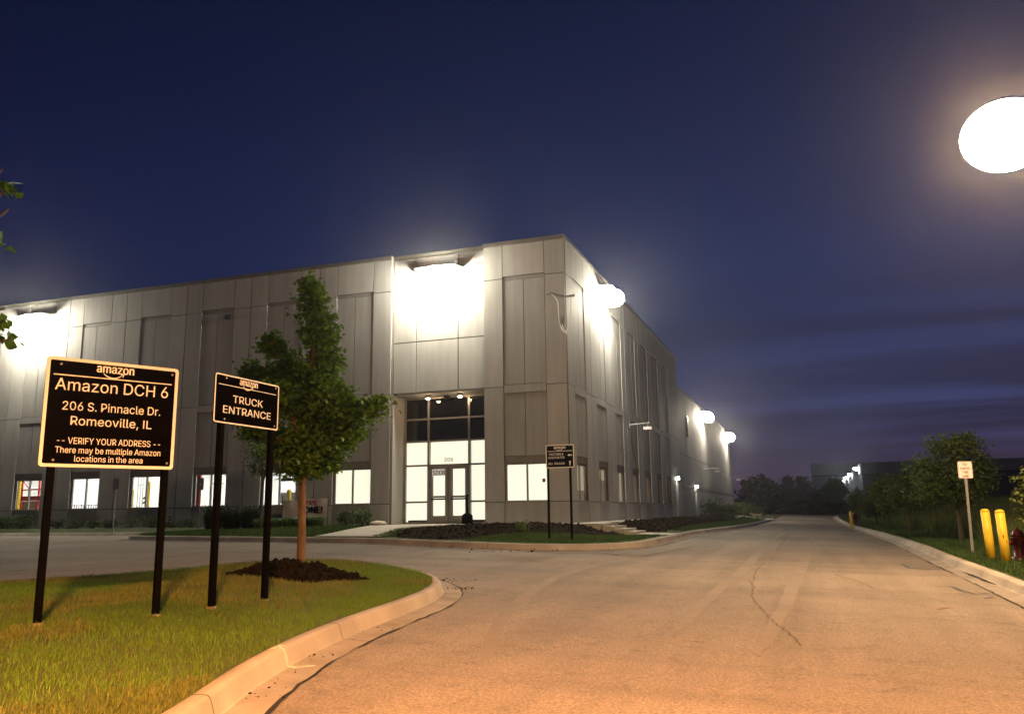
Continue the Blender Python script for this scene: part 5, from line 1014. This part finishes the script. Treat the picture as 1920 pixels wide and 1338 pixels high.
# drain debris on the near gutter
r_ = np.random.default_rng(4)
bm = bmesh.new(); bmesh.ops.create_icosphere(bm, subdivisions=1, radius=1); bv = np.array([v.co for v in bm.verts]); bf = np.array([[v.index for v in f.verts] for f in bm.faces]); bm.free(); VV = []; FF = []
for (px, py, n, sp, sz) in ((602, 1206, 30, .035, .012), (590, 1234, 16, .10, .005), (545, 1264, 12, .12, .005), (640, 1186, 16, .2, .004), (505, 1305, 14, .10, .006), (865, 1104, 30, .10, .008), (850, 1088, 20, .14, .008), (672, 1178, 12, .2, .007), (757, 1018.5, 60, .30, .022), (838, 1024, 30, .4, .018), (935, 1028, 30, .5, .018), (1010, 1030, 30, .5, .018), (560, 1218, 8, .1, .008)):
    q = on_ground(px, py)
    for i in range(n):
        s_ = sz * r_.lognormal(0, .4); v = bv * (1 + r_.uniform(-.3, .3, (len(bv), 1))) * s_ * np.array([1, 1, .6]); x = q.x + r_.normal(0, sp); y = q.y + r_.normal(0, sp)
        FF.append(bf + len(bv) * len(FF)); VV.append(v + (x, y, Gz(x, y) + .012 + s_ * .3))
o = rawmesh('dirt_crumbs', np.concatenate(VV), [np.concatenate(FF)], M_SOIL); tag(o, 'crumbs of dark soil scattered along the gutters', 'dirt', kind='stuff')
# chalk scrawl on the kerb face and gutter
mb = MB()
def kerb_pt(px, py, dz): q = on_ground(px, py, dz); return q
def on_kerb(i, off, along):
    a, b = Vector(NEAR_OUT[i]), Vector(NEAR_OUT[i + 1]); d = (b - a).normalized(); n_ = Vector((d.y, -d.x)); q = a + n_ * off + d * along
    return Vector((q.x, q.y, Gz(q.x, q.y) + float(np.interp(off, [p[0] for p in KERB_PROF], [p[1] for p in KERB_PROF])) + .004))
kc = kerb_pt(506, 1212, .15); ki = min(range(len(NEAR_OUT) - 1), key=lambda i: (NEAR_OUT[i][0] - kc.x) ** 2 + (NEAR_OUT[i][1] - kc.y) ** 2)
for o1, a1, o2, a2 in ((.02, -.10, .055, .10), (.05, -.06, .03, .12), (.07, -.10, .045, .02), (.03, .0, .07, .10)): mb.tube([on_kerb(ki, o1, a1), on_kerb(ki, (o1 + o2) / 2, (a1 + a2) / 2), on_kerb(ki, o2, a2)], .0055, M_CHALK, 5)
for sh in (0, .028): mb.tube([on_kerb(ki, o_, sh - .16 * (o_ - .04)) for o_ in (.04, .075, .10, .112, .126, .14, .155, .20)], .005, M_CHALK, 5)
mb.tube([on_kerb(ki, o_, -.03 + (o_ - .2) * .9) for o_ in (.2, .24, .28, .33)], .005, M_CHALK, 5)
o = mb.build('chalk_mark', road)

# ================================================================== PLANTS
def leaf_mesh(name, P, size, m, parent, seed=0, narrow=.55, droop=.3, up=.4):
    r = np.random.default_rng(seed); n = len(P)
    nv = r.normal(0, 1, (n, 3)); nv[:, 2] = np.abs(nv[:, 2]) + up; nv /= np.linalg.norm(nv, axis=1)[:, None]
    a = r.normal(0, 1, (n, 3)); a -= nv * (a * nv).sum(1)[:, None]; a /= np.linalg.norm(a, axis=1)[:, None]; a[:, 2] -= droop; a /= np.linalg.norm(a, axis=1)[:, None]
    b = np.cross(nv, a); s = size * r.uniform(.65, 1.25, n)[:, None]
    V = np.empty((n, 6, 3)); f = .12
    V[:, 0] = P - a * s * .5; V[:, 1] = P + b * s * narrow * .5 - a * s * .08 + nv * s * f; V[:, 2] = P + b * s * narrow * .32 + a * s * .22 + nv * s * f * .6
    V[:, 3] = P + a * s * .55; V[:, 4] = P - b * s * narrow * .32 + a * s * .22 + nv * s * f * .6; V[:, 5] = P - b * s * narrow * .5 - a * s * .08 + nv * s * f
    i = np.arange(n)[:, None] * 6
    return rawmesh(name, V.reshape(-1, 3), [i + np.array([[0, 1, 2, 3]]), i + np.array([[0, 3, 4, 5]])], m, parent)
def crown_points(clusters, n, seed, twig=12, tw_r=.16, shell=2.0):
    r = np.random.default_rng(seed); w = np.array([(c[3] * c[4] * c[5]) ** .72 for c in clusters]); w /= w.sum(); nt_ = n // twig
    k = r.choice(len(clusters), nt_, p=w); d = r.normal(0, 1, (nt_, 3)); d /= np.linalg.norm(d, axis=1)[:, None]; rad = r.uniform(0, 1, nt_) ** (1 / shell)
    C_ = np.array([c[:3] for c in clusters])[k]; S_ = np.array([c[3:6] for c in clusters])[k]; T = C_ + d * rad[:, None] * S_
    P = np.repeat(T, twig, 0) + r.normal(0, tw_r, (nt_ * twig, 3)) * np.array([1, 1, .7]); return P
def trunk_mesh(name, pts, rad, limbs, m, parent, n=10):
    mb = MB(); mb.tube(catmull(pts, 4), list(np.interp(np.linspace(0, 1, (len(pts) - 1) * 4 + 1), np.linspace(0, 1, len(pts)), rad)), m, n)
    for a, b, r0 in limbs:
        a = Vector(a); b = Vector(b); mid = a.lerp(b, .5) + Vector((0, 0, (b - a).length * .08)); mb.tube(catmull([a, mid, b], 4), list(np.linspace(r0, r0 * .3, 9)), m, 6)
    return mb.build(name, parent, True)
# --- young maple on the near island; outline taken at its own distance
TD = (TREE_BASE - CAM).dot(C_F); MPP = TD / FPX
def loc_px(px, py, dy=0.0):
    d = ray(px, py); k_ = TD; q = CAM + d * k_ + Vector((C_F.x, C_F.y, 0)) * dy; return q - TREE_BASE
mt = thing('maple_tree', 'leafy young maple with a narrow pointed crown in a bark mulch ring', 'tree', TREE_BASE)
PXC = [(583, 540, 8, 18, 0), (587, 578, 24, 26, 0), (596, 620, 33, 36, .1), (604, 672, 38, 42, .2), (596, 720, 46, 46, 0), (632, 758, 44, 34, -.2), (672, 770, 34, 27, -.1), (702, 762, 22, 15, 0), (719, 754, 9, 9, 0), (590, 775, 62, 50, .2), (645, 808, 44, 34, .1), (590, 838, 66, 40, 0), (532, 690, 30, 40, .2), (515, 652, 17, 24, .1), (508, 648, 9, 18, 0), (500, 716, 22, 26, .1), (520, 755, 46, 42, -.3), (478, 790, 28, 34, 0), (466, 684, 11, 14, .2), (472, 703, 22, 14, .1), (470, 815, 20, 12, 0), (530, 830, 46, 34, .3), (565, 872, 44, 20, 0), (600, 868, 34, 18, .2)]
cl = []
for (px, py, rx, ry, dy) in PXC:
    p = loc_px(px, py, dy); cl.append((p.x, p.y, p.z, rx * MPP * .87, max(rx * MPP * .76, .12), ry * MPP * .95))
cl += [(*loc_px(582, 534), .04, .04, .12)] * 3 + [(*loc_px(584, 556), .12, .12, .16)]
lp = crown_points(cl, 19000, 21, 9, .075, 2.4); leaf_mesh('crown', lp, .076, M_LEAF, mt, 22, .85, .35, .5)
tp = [loc_px(565, 1056), loc_px(566, 980), loc_px(567, 900), loc_px(570, 860), loc_px(578, 760), loc_px(588, 640), loc_px(586, 560)]
trunk_mesh('trunk', tp, [.066, .055, .05, .045, .035, .02, .008], [(loc_px(568, 880), loc_px(480, 790), .022), (loc_px(569, 870), loc_px(520, 680), .024), (loc_px(570, 865), loc_px(690, 770), .026), (loc_px(572, 845), loc_px(640, 800), .02), (loc_px(575, 800), loc_px(610, 680), .018), (loc_px(573, 830), loc_px(470, 700), .02)], M_BARK, mt, 12)
mb = MB(); p = loc_px(530, 870, -.15); mb.box(p.x - .018, p.x + .018, p.y - .001, p.y + .001, p.z - .07, p.z + .05, M_STEEL); o = mb.build('nursery_tag', mt)
# bark mulch ring
mc = []
for i in range(16):
    a = 2 * math.pi * i / 16; rr = MULCH_R * (.93 + .1 * math.sin(5 * a)); mc.append((MULCH_C[0] + rr * math.cos(a), MULCH_C[1] + rr * math.sin(a)))
clod_pile('mulch', mc, lambda x, y: near_h(x, y) - .01, .115, 5000, .0125, M_MULCH, 9, label='mound of dark bark mulch around the young maple', cat='mulch')

def simple_tree(name, label, foot, trunk_h, clusters, leaves, size, lm, bm_, seed, cat='tree', group=None, tr=.06, narrow=.5, twig=10, tw_r=.16, droop=.3, top=None):
    t = thing(name, label, cat, foot, 0, group)
    P = crown_points(clusters, leaves, seed, twig, tw_r); leaf_mesh('crown', P, size, lm, t, seed + 1, narrow, droop)
    cz = max(clusters, key=lambda c: c[5] * c[3]); tops = [(c[0], c[1], c[2]) for c in clusters]
    trunk_mesh('trunk', [(0, 0, -.1), (cz[0] * .1, cz[1] * .1, trunk_h), (cz[0] * .6, cz[1] * .6, (trunk_h + cz[2]) / 2), (cz[0], cz[1], cz[2])], [tr, tr * .8, tr * .6, tr * .25], [((cz[0] * .3, cz[1] * .3, trunk_h + .1), q_, tr * .4) for q_ in tops], bm_, t, 8)
    return t
def px_tree(name, label, foot, crowns, leaves, size, lm, bm_, seed, **kw):
    """crowns: picture ellipses (px, py, rx, ry, offset in depth) at the tree's own distance"""
    D = (Vector(foot) - CAM).dot(C_F); m_ = D / FPX; cs = []
    for (px, py, rx, ry, dy) in crowns:
        q_ = CAM + ray(px, py) * D + Vector((C_F.x, C_F.y, 0)) * dy - Vector(foot); cs.append((q_.x, q_.y, q_.z, rx * m_, rx * m_ * .9, ry * m_))
    zmin = min(c[2] - c[5] for c in cs); return simple_tree(name, label, foot, max(.3, zmin), cs, leaves, size, lm, bm_, seed, **kw)
# small tree near the wall, behind the maple
f = Vector((-10.75, -2.9, bi_h(-10.75, -2.9)))
px_tree('small_tree', 'thin young tree by the wall half hidden behind the maple', f, [(520, 850, 42, 26, 0), (478, 848, 24, 22, .2), (560, 850, 40, 22, 0), (505, 880, 40, 16, .2), (585, 885, 26, 12, -.2), (480, 875, 18, 14, 0)], 2600, .13, M_LEAF2, M_BARKD, 51, tr=.05, narrow=.35, tw_r=.13)
# edge tree whose twigs reach in at the frame's side
f0 = CAM + _h * 8.2 - _rt * 6.85; f = Vector((f0.x, f0.y, near_h(f0.x, f0.y)))
px_tree('edge_maple', 'maple standing beside the large sign with only its twig tips in view', f, [(-260, 430, 190, 210, 0), (-120, 600, 85, 80, 0), (-90, 380, 70, 90, 0), (3, 345, 8, 22, .1), (4, 385, 8, 14, .1), (2, 452, 9, 9, 0), (8, 578, 20, 13, 0), (6, 632, 14, 16, .1), (4, 345, 8, 18, .1), (2, 452, 9, 9, 0), (8, 578, 20, 13, 0), (4, 606, 12, 10, 0), (-200, 700, 120, 80, 0), (4, 318, 5, 10, 0), (-40, 350, 34, 24, 0), (-45, 600, 45, 36, 0), (-36, 455, 30, 12, 0)], 5200, .115, M_LEAF, M_BARK, 61, tr=.08, narrow=.85, tw_r=.05, droop=.5, twig=9)
f0 = on_ground(1990, 1050, .2); f = Vector((f0.x + .5, f0.y, verge_h(f0.x + .5, f0.y)))
px_tree('edge_sapling', 'pale green sapling behind the red hydrant', f, [(1950, 900, 34, 30, 0), (1925, 925, 16, 22, .1), (1918, 965, 10, 10, 0), (1960, 960, 40, 26, 0), (1985, 840, 36, 50, 0), (1912, 900, 5, 8, 0)], 1700, .11, M_LEAFY, M_BARKD, 71, tr=.04, narrow=.6, tw_r=.07)
# row of young trees along the verge
ROW = [('locust_tree', 'tall spreading tree behind the no parking sign, tallest of the verge row', (1804, 1015), [(1795, 850, 46, 34, 0), (1745, 878, 30, 26, .2), (1768, 835, 30, 22, 0), (1840, 872, 26, 20, 0), (1790, 900, 62, 30, .3), (1745, 925, 34, 20, 0), (1845, 905, 36, 22, .4), (1800, 930, 40, 18, 0), (1815, 825, 26, 14, 0)], 7500, .12, M_LEAF2, .07),
       ('verge_tree', 'slender dark tree on the verge just before the tall spreading tree', (1707, 998), [(1705, 905, 26, 26, 0), (1690, 925, 26, 22, 0), (1722, 920, 28, 26, .2), (1705, 945, 34, 16, 0), (1700, 880, 12, 14, 0)], 3200, .13, M_LEAF2, .05),
       ('verge_tree', 'bright yellow green tree in the middle of the verge row', (1669, 991), [(1660, 905, 24, 16, 0), (1655, 930, 22, 22, 0), (1672, 935, 22, 20, .2), (1646, 920, 14, 16, 0), (1664, 950, 24, 14, 0)], 3000, .14, M_LEAFY, .05),
       ('verge_tree', 'low bushy tree between the yellow green tree and the distant bollard', (1645, 985), [(1632, 935, 18, 20, 0), (1625, 955, 16, 14, 0), (1645, 955, 18, 14, .2)], 2000, .16, M_LEAF2, .045),
       ('verge_tree', 'small dark tree right behind the distant yellow bollard', (1612, 977), [(1606, 935, 15, 18, 0), (1598, 945, 10, 14, 0), (1614, 950, 14, 12, 0)], 1500, .2, M_LEAF2, .05),
       ('verge_tree', 'wide dark tree standing back in the weeds behind the yellow green tree', (1738, 985), [(1735, 905, 30, 28, 0), (1715, 890, 22, 20, 0), (1752, 930, 30, 20, 0)], 2600, .17, M_LEAFD, .06)]
for i, (nm, lab, ft, cr, nl, sz, lm, tr) in enumerate(ROW):
    q = on_ground(ft[0], ft[1], .18); q.z = verge_h(q.x, q.y) - .02; px_tree(nm, lab, q, cr, nl, sz, lm, M_BARKD, 80 + 3 * i, group='young trees along the verge', tr=tr, tw_r=.13, narrow=.42)
# far trees against the afterglow
def far_tree(label, px, D, crowns, lm, seed, n=1800, size=.7):
    d = ray(px, 930); q = CAM + d * D; z_ = float(far_h(np.array([q.x]), np.array([q.y]))[0]); px_tree('far_tree', label, Vector((q.x, q.y, z_)), [(a, b + 5, c * .78, d_ * .8, e) for a, b, c, d_, e in crowns], n, size, lm, M_BARKD, seed, group='trees beyond the end of the drive', tr=.22, tw_r=.35, narrow=.7)
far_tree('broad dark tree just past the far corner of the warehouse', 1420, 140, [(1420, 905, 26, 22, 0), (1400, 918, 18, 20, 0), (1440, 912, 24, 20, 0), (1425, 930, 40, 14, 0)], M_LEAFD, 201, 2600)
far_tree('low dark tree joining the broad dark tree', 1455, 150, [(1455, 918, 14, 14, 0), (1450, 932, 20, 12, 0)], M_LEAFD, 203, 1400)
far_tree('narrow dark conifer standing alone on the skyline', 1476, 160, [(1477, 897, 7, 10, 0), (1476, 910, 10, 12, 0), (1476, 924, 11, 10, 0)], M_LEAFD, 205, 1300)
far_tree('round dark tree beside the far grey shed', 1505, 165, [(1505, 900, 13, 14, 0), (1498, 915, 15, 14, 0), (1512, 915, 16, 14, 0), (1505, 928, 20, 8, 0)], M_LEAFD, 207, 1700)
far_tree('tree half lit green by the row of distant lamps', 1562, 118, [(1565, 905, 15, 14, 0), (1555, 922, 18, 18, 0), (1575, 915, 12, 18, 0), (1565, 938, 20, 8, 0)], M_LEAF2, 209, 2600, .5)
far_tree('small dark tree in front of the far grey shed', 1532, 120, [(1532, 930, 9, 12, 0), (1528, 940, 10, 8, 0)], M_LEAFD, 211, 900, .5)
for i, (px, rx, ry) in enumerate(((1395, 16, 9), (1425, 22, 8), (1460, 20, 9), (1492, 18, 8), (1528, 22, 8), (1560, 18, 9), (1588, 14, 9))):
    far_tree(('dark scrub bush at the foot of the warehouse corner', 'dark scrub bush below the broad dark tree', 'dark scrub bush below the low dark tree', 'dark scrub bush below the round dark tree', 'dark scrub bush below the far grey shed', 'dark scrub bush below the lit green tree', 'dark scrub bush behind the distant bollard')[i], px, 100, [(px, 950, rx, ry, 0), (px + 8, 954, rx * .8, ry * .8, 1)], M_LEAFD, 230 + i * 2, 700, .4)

# shrubs along the front wall
def shrub(name, label, x, y, rx, ry, h, n, size, m, seed, group, zf=bi_h, narrow=.55):
    z_ = zf(x, y); t = thing(name, label, 'shrub', (x, y, z_), 0, group); r = np.random.default_rng(seed)
    cs = [(r.uniform(-.5, .5) * rx, r.uniform(-.4, .4) * ry, h * r.uniform(.35, .62), rx * r.uniform(.45, .7), ry * r.uniform(.5, .75), h * r.uniform(.32, .45)) for _ in range(6)] + [(0, 0, h * .35, rx * .85, ry * .85, h * .36)]
    P = crown_points(cs, n, seed, 8, .06 * max(1, h)); P[:, 2] = np.abs(P[:, 2]); leaf_mesh('foliage', P, size, m, t, seed + 1, narrow, .1, .3)
    mb = MB()
    for i in range(6): a = i * 1.05; mb.tube([(0, 0, -.05), (rx * .3 * math.cos(a), ry * .3 * math.sin(a), h * .35), (rx * .6 * math.cos(a), ry * .6 * math.sin(a), h * .7)], [.012, .009, .004], M_BARKD, 5)
    mb.build('stem', t); return t
ii = 0
HEDGE = [(-26.8, 'far end of the low hedge under the last lit window'), (-25.6, 'thick low hedge shrub right under the last lit window'), (-24.5, 'low hedge shrub behind the left post of the large sign')]
for x, lab in HEDGE: shrub('hedge_shrub', lab, x, -1.05, .75, .5, .62, 1300, .09, M_SHRUB, 300 + ii, 'low hedge along the front wall'); ii += 1
SM = [(-22.3, .42, 'small round shrub under the plain white lit window'), (-21.2, .45, 'dull small shrub beside the plain white lit window'), (-20.3, .5, 'brownish small shrub next to the accessible parking sign'), (-19.3, .42, 'small shrub below the near edge of the third lit window'), (-18.3, .48, 'small shrub under the middle of the third lit window'), (-17.3, .5, 'small shrub between third and fourth lit windows'), (-16.3, .44, 'small shrub behind the right post of the large sign'), (-15.3, .42, 'small shrub below the fourth lit window')]
for x, h, lab in SM: shrub('small_shrub', lab, x, -1.15, .42, .38, h, 420, .075, M_SHRUB if ii % 3 else M_LEAFD, 300 + ii, 'small shrubs along the front wall'); ii += 1
shrub('round_shrub', 'dark round shrub between the banner and the entrance', -8.25, -1.2, .42, .4, .62, 600, .08, M_SHRUB, 350, 'round shrubs near the entrance'); shrub('round_shrub', 'bright green round shrub nearest to the entrance path', -7.55, -1.3, .5, .42, .70, 800, .085, M_LILY, 352, 'round shrubs near the entrance')
def clump(name, label, x, y, rx, ry, h, n, w, m, seed, group=None, cat='grass clump', zf=bi_h):
    r = np.random.default_rng(seed); t = thing(name, label, cat, (x, y, zf(x, y)), 0, group)
    a = r.uniform(0, 6.283, n); k = np.sqrt(r.uniform(0, 1, n)); bx = rx * .55 * k * np.cos(a); by = ry * .55 * k * np.sin(a); hh = h * r.uniform(.6, 1.1, n); ox = np.cos(a) * rx * .55 * r.uniform(.3, 1.1, n); oy = np.sin(a) * ry * .55 * r.uniform(.3, 1.1, n); ww = w * r.uniform(.7, 1.2, n); wx, wy = -np.sin(a) * ww / 2, np.cos(a) * ww / 2
    V = np.empty((n, 7, 3)); z0 = np.zeros(n) - .02
    V[:, 0] = np.stack([bx - wx, by - wy, z0], 1); V[:, 1] = np.stack([bx + wx, by + wy, z0], 1)
    V[:, 2] = np.stack([bx + wx + ox * .35, by + wy + oy * .35, hh * .7], 1); V[:, 3] = np.stack([bx - wx + ox * .35, by - wy + oy * .35, hh * .7], 1)
    V[:, 4] = np.stack([bx + wx * .7 + ox * .8, by + wy * .7 + oy * .8, hh], 1); V[:, 5] = np.stack([bx - wx * .7 + ox * .8, by - wy * .7 + oy * .8, hh], 1); V[:, 6] = np.stack([bx + ox * 1.25, by + oy * 1.25, hh * .88], 1)
    i = np.arange(n)[:, None] * 7; rawmesh('foliage', V.reshape(-1, 3), [i + np.array([[0, 1, 2, 3]]), i + np.array([[3, 2, 4, 5]]), i + np.array([[5, 4, 6]])], m, t); return t
for x, lab in ((-13.6, 'dark ornamental grass clump behind the truck sign, the one nearest the fourth window'), (-12.75, 'middle dark ornamental grass clump behind the truck sign'), (-11.9, 'dark ornamental grass clump closest to the banner')):
    clump('grass_clump', lab, x, -1.9, .62, .55, .85, 420, .022, M_LEAFD, 400 + int(-x * 10), 'dark ornamental grasses')
for i, (x, lab) in enumerate(((-11.2, 'daylily clump at the far end of the banner'), (-10.6, 'daylily clump in front of the pale banner'), (-10.0, 'daylily clump right behind the maple trunk'), (-9.4, 'daylily clump below the banner lettering'), (-8.85, 'daylily clump beside the dark round shrub'))):
    clump('daylily_clump', lab, x, -2.2, .42, .40, .36, 240, .026, M_LILY, 420 + i, 'daylilies along the front wall')
q = on_ground(979, 998, .25); clump('spiky_plant', 'single pale spiky plant growing out of the dark soil bed', q.x, q.y, .36, .36, .34, 60, .022, M_LEAFY, 440, None, 'plant')
for i, (x, y, rx, h, m, lab) in enumerate(((1.7, 31.5, 1.1, 1.25, M_SHRUB, 'dense dark shrub beside the white side door'), (2.0, 35.5, 1.2, 1.15, M_SHRUB, 'second dense shrub along the rear wing'), (2.2, 40.0, 1.1, 1.1, M_LEAFY, 'light green shrub in the middle of the far hedge'), (2.5, 44.5, 1.5, 1.2, M_SHRUB, 'wide shrub toward the far end of the hedge'), (3.1, 50.0, 1.7, 1.2, M_SHRUB, 'last low shrub at the far end of the hedge'))):
    shrub('tall_shrub', lab, x, y, rx, 1.9, h, 1600, .13, m, 460 + 2 * i, 'hedge of shrubs along the rear wing')

# ================================================================== FAR BUILDINGS
M_FARW = mat('far_wall', (.13, .135, .14), .85, .08, .3); M_FARB = mat('far_band', (.22, .21, .225), .85, .08, .3); M_FARD = mat('far_dark', (.045, .045, .05), .85, .1, .3)
def far_shed(label, pL, pR, pT, D, depth, band, m0, m1, lamps=None):
    a = CAM + ray(pL, 950) * D; b = CAM + ray(pR, 950) * D; zt = (CAM + ray(pL, pT) * D).z; y = a.y
    xb = CAM.x + (b.x - CAM.x) * (y - CAM.y) / (b.y - CAM.y)
    t = thing('far_shed', label, 'warehouse', (a.x, y, 2.2)); w = xb - a.x; h = zt - 2.2
    mb = MB(); mb.box(0, w, 0, depth, -3, h - band, m0); mb.build('wall', t)
    mb = MB(); mb.box(-.06, w + .06, -.06, depth + .06, h - band + .02, h, m1); mb.build('parapet', t)
    mb = MB(); mb.box(.3, w - .3, .3, depth - .3, h - .25, h - .1, M_DARKMET); mb.build('roof', t)
    mb = MB()
    for i in range(1, int(w / 12)): mb.box(i * 12, i * 12 + .1, -.03, -.001, -1, h - band, M_JOINT)
    mb.box(0, w, -.05, -.001, h - band - .5, h - band, M_DARKMET); mb.build('wall_joint', t)
    return t, a, y, h
far_shed('distant grey shed with a pale parapet beyond the end of the drive', 1526, 2100, 868.5, 290, 60, 4.0, M_FARW, M_FARB)
ts, a, y, h = far_shed('long dark shed with distant lamps behind the verge trees', 1622, 2500, 866, 145, 110, 1.9, M_FARD, M_FARB)
for i in range(5):
    yy = y + (8, 38, 58, 84, 108)[i]; zz = 8.6 - 2.2
    t = thing('shed_lamp', ('nearest and highest', 'second', 'third', 'fourth', 'fifth and last')[i] + ' lamp in the row on the distant dark shed', 'wall lamp', (a.x, yy, 2.2 + zz), 0, 'row of lamps on the distant shed')
    mb = MB(); mb.box(-.7, 0, -.3, .3, .1, .25, M_DARKMET); mb.build('housing', t)
    mb = MB(); mb.lathe([(.42, .08), (.42, -.1), (.3, -.3), (.02, -.36)], LENS_DIST, 10, (-.55, 0, 0)); mb.build('lens', t, True)

# ================================================================== DOG
def skin_obj(name, verts, edges, radii, m, parent, sub=2):
    me = bpy.data.meshes.new(name); me.from_pydata(verts, edges, []); o = bpy.data.objects.new(name, me); COL.objects.link(o)
    sk = o.modifiers.new('s', 'SKIN'); o.modifiers.new('u', 'SUBSURF').levels = sub
    for v, r in zip(me.skin_vertices[0].data, radii): v.radius = (r, r) if not hasattr(r, '__len__') else r
    me.skin_vertices[0].data[0].use_root = True
    dg = bpy.context.evaluated_depsgraph_get(); m2 = bpy.data.meshes.new_from_object(o.evaluated_get(dg)); bpy.data.objects.remove(o)
    m2.name = name; m2.materials.clear(); m2.materials.append(m); m2.polygons.foreach_set('use_smooth', [True] * len(m2.polygons)); return link(name, m2, parent)
q = on_ground(1420, 975, .14)
dog = thing('dog', 'small pale tan dog standing at the far end of the drive', 'dog', q, R(8))
M_FUR = mat('tan_fur', (.62, .50, .36), .9, .12, 12)
DV = [(0, 0, .36), (-.2, 0, .37), (-.30, 0, .42), (-.38, 0, .50), (-.46, 0, .50), (-.54, 0, .47), (.2, 0, .38), (.30, 0, .43), (.36, 0, .52), (.33, 0, .60),
      (-.20, .07, .30), (-.21, .08, .16), (-.20, .08, .03), (-.23, .08, .015), (-.20, -.07, .30), (-.17, -.08, .16), (-.17, -.08, .03), (-.20, -.08, .015),
      (.20, .07, .30), (.16, .08, .20), (.24, .08, .12), (.22, .08, .02), (.19, .08, .015), (.20, -.07, .30), (.17, -.08, .20), (.25, -.08, .12), (.23, -.08, .02), (.20, -.08, .015)]
DE = [(0, 1), (1, 2), (2, 3), (3, 4), (4, 5), (0, 6), (6, 7), (7, 8), (8, 9), (1, 10), (10, 11), (11, 12), (12, 13), (1, 14), (14, 15), (15, 16), (16, 17), (6, 18), (18, 19), (19, 20), (20, 21), (21, 22), (6, 23), (23, 24), (24, 25), (25, 26), (26, 27)]
DR = [.095, .11, .075, .06, .05, .03, .09, .035, .03, .02, .05, .032, .026, .026, .05, .032, .026, .026, .06, .042, .028, .026, .026, .06, .042, .028, .026, .026]
skin_obj('body', DV, DE, DR, M_FUR, dog)
for s_ in (-1, 1):
    mb = MB(); mb.add([(-.38, s_ * .02, .545), (-.36, s_ * .055, .54), (-.37, s_ * .045, .64), (-.345, s_ * .03, .54)], [(0, 1, 2), (1, 3, 2), (3, 0, 2), (0, 3, 1)], M_FUR); mb.build('ear', dog)

# ================================================================== HAZE ADDED FOR LAMP HALOS
HAZE = 0.0005
mb = MB(); mb.box(-330, 430, -90, 540, -2.3, 22, M_BLACK)
hz_ = mb.build('halo_haze'); tag(hz_, kind='stuff')  # air added only to give the lamps a bloom-like halo
hm = bpy.data.materials.new('halo_air'); hm.use_nodes = True; nt = hm.node_tree; nt.nodes.clear()
ho = nt.nodes.new('ShaderNodeOutputMaterial'); hv = nt.nodes.new('ShaderNodeVolumePrincipled'); hv.inputs['Density'].default_value = HAZE; hv.inputs['Anisotropy'].default_value = .88; hv.inputs['Color'].default_value = (.9, .92, 1, 1)
nt.links.new(hv.outputs[0], ho.inputs['Volume']); hz_.data.materials.clear(); hz_.data.materials.append(hm)
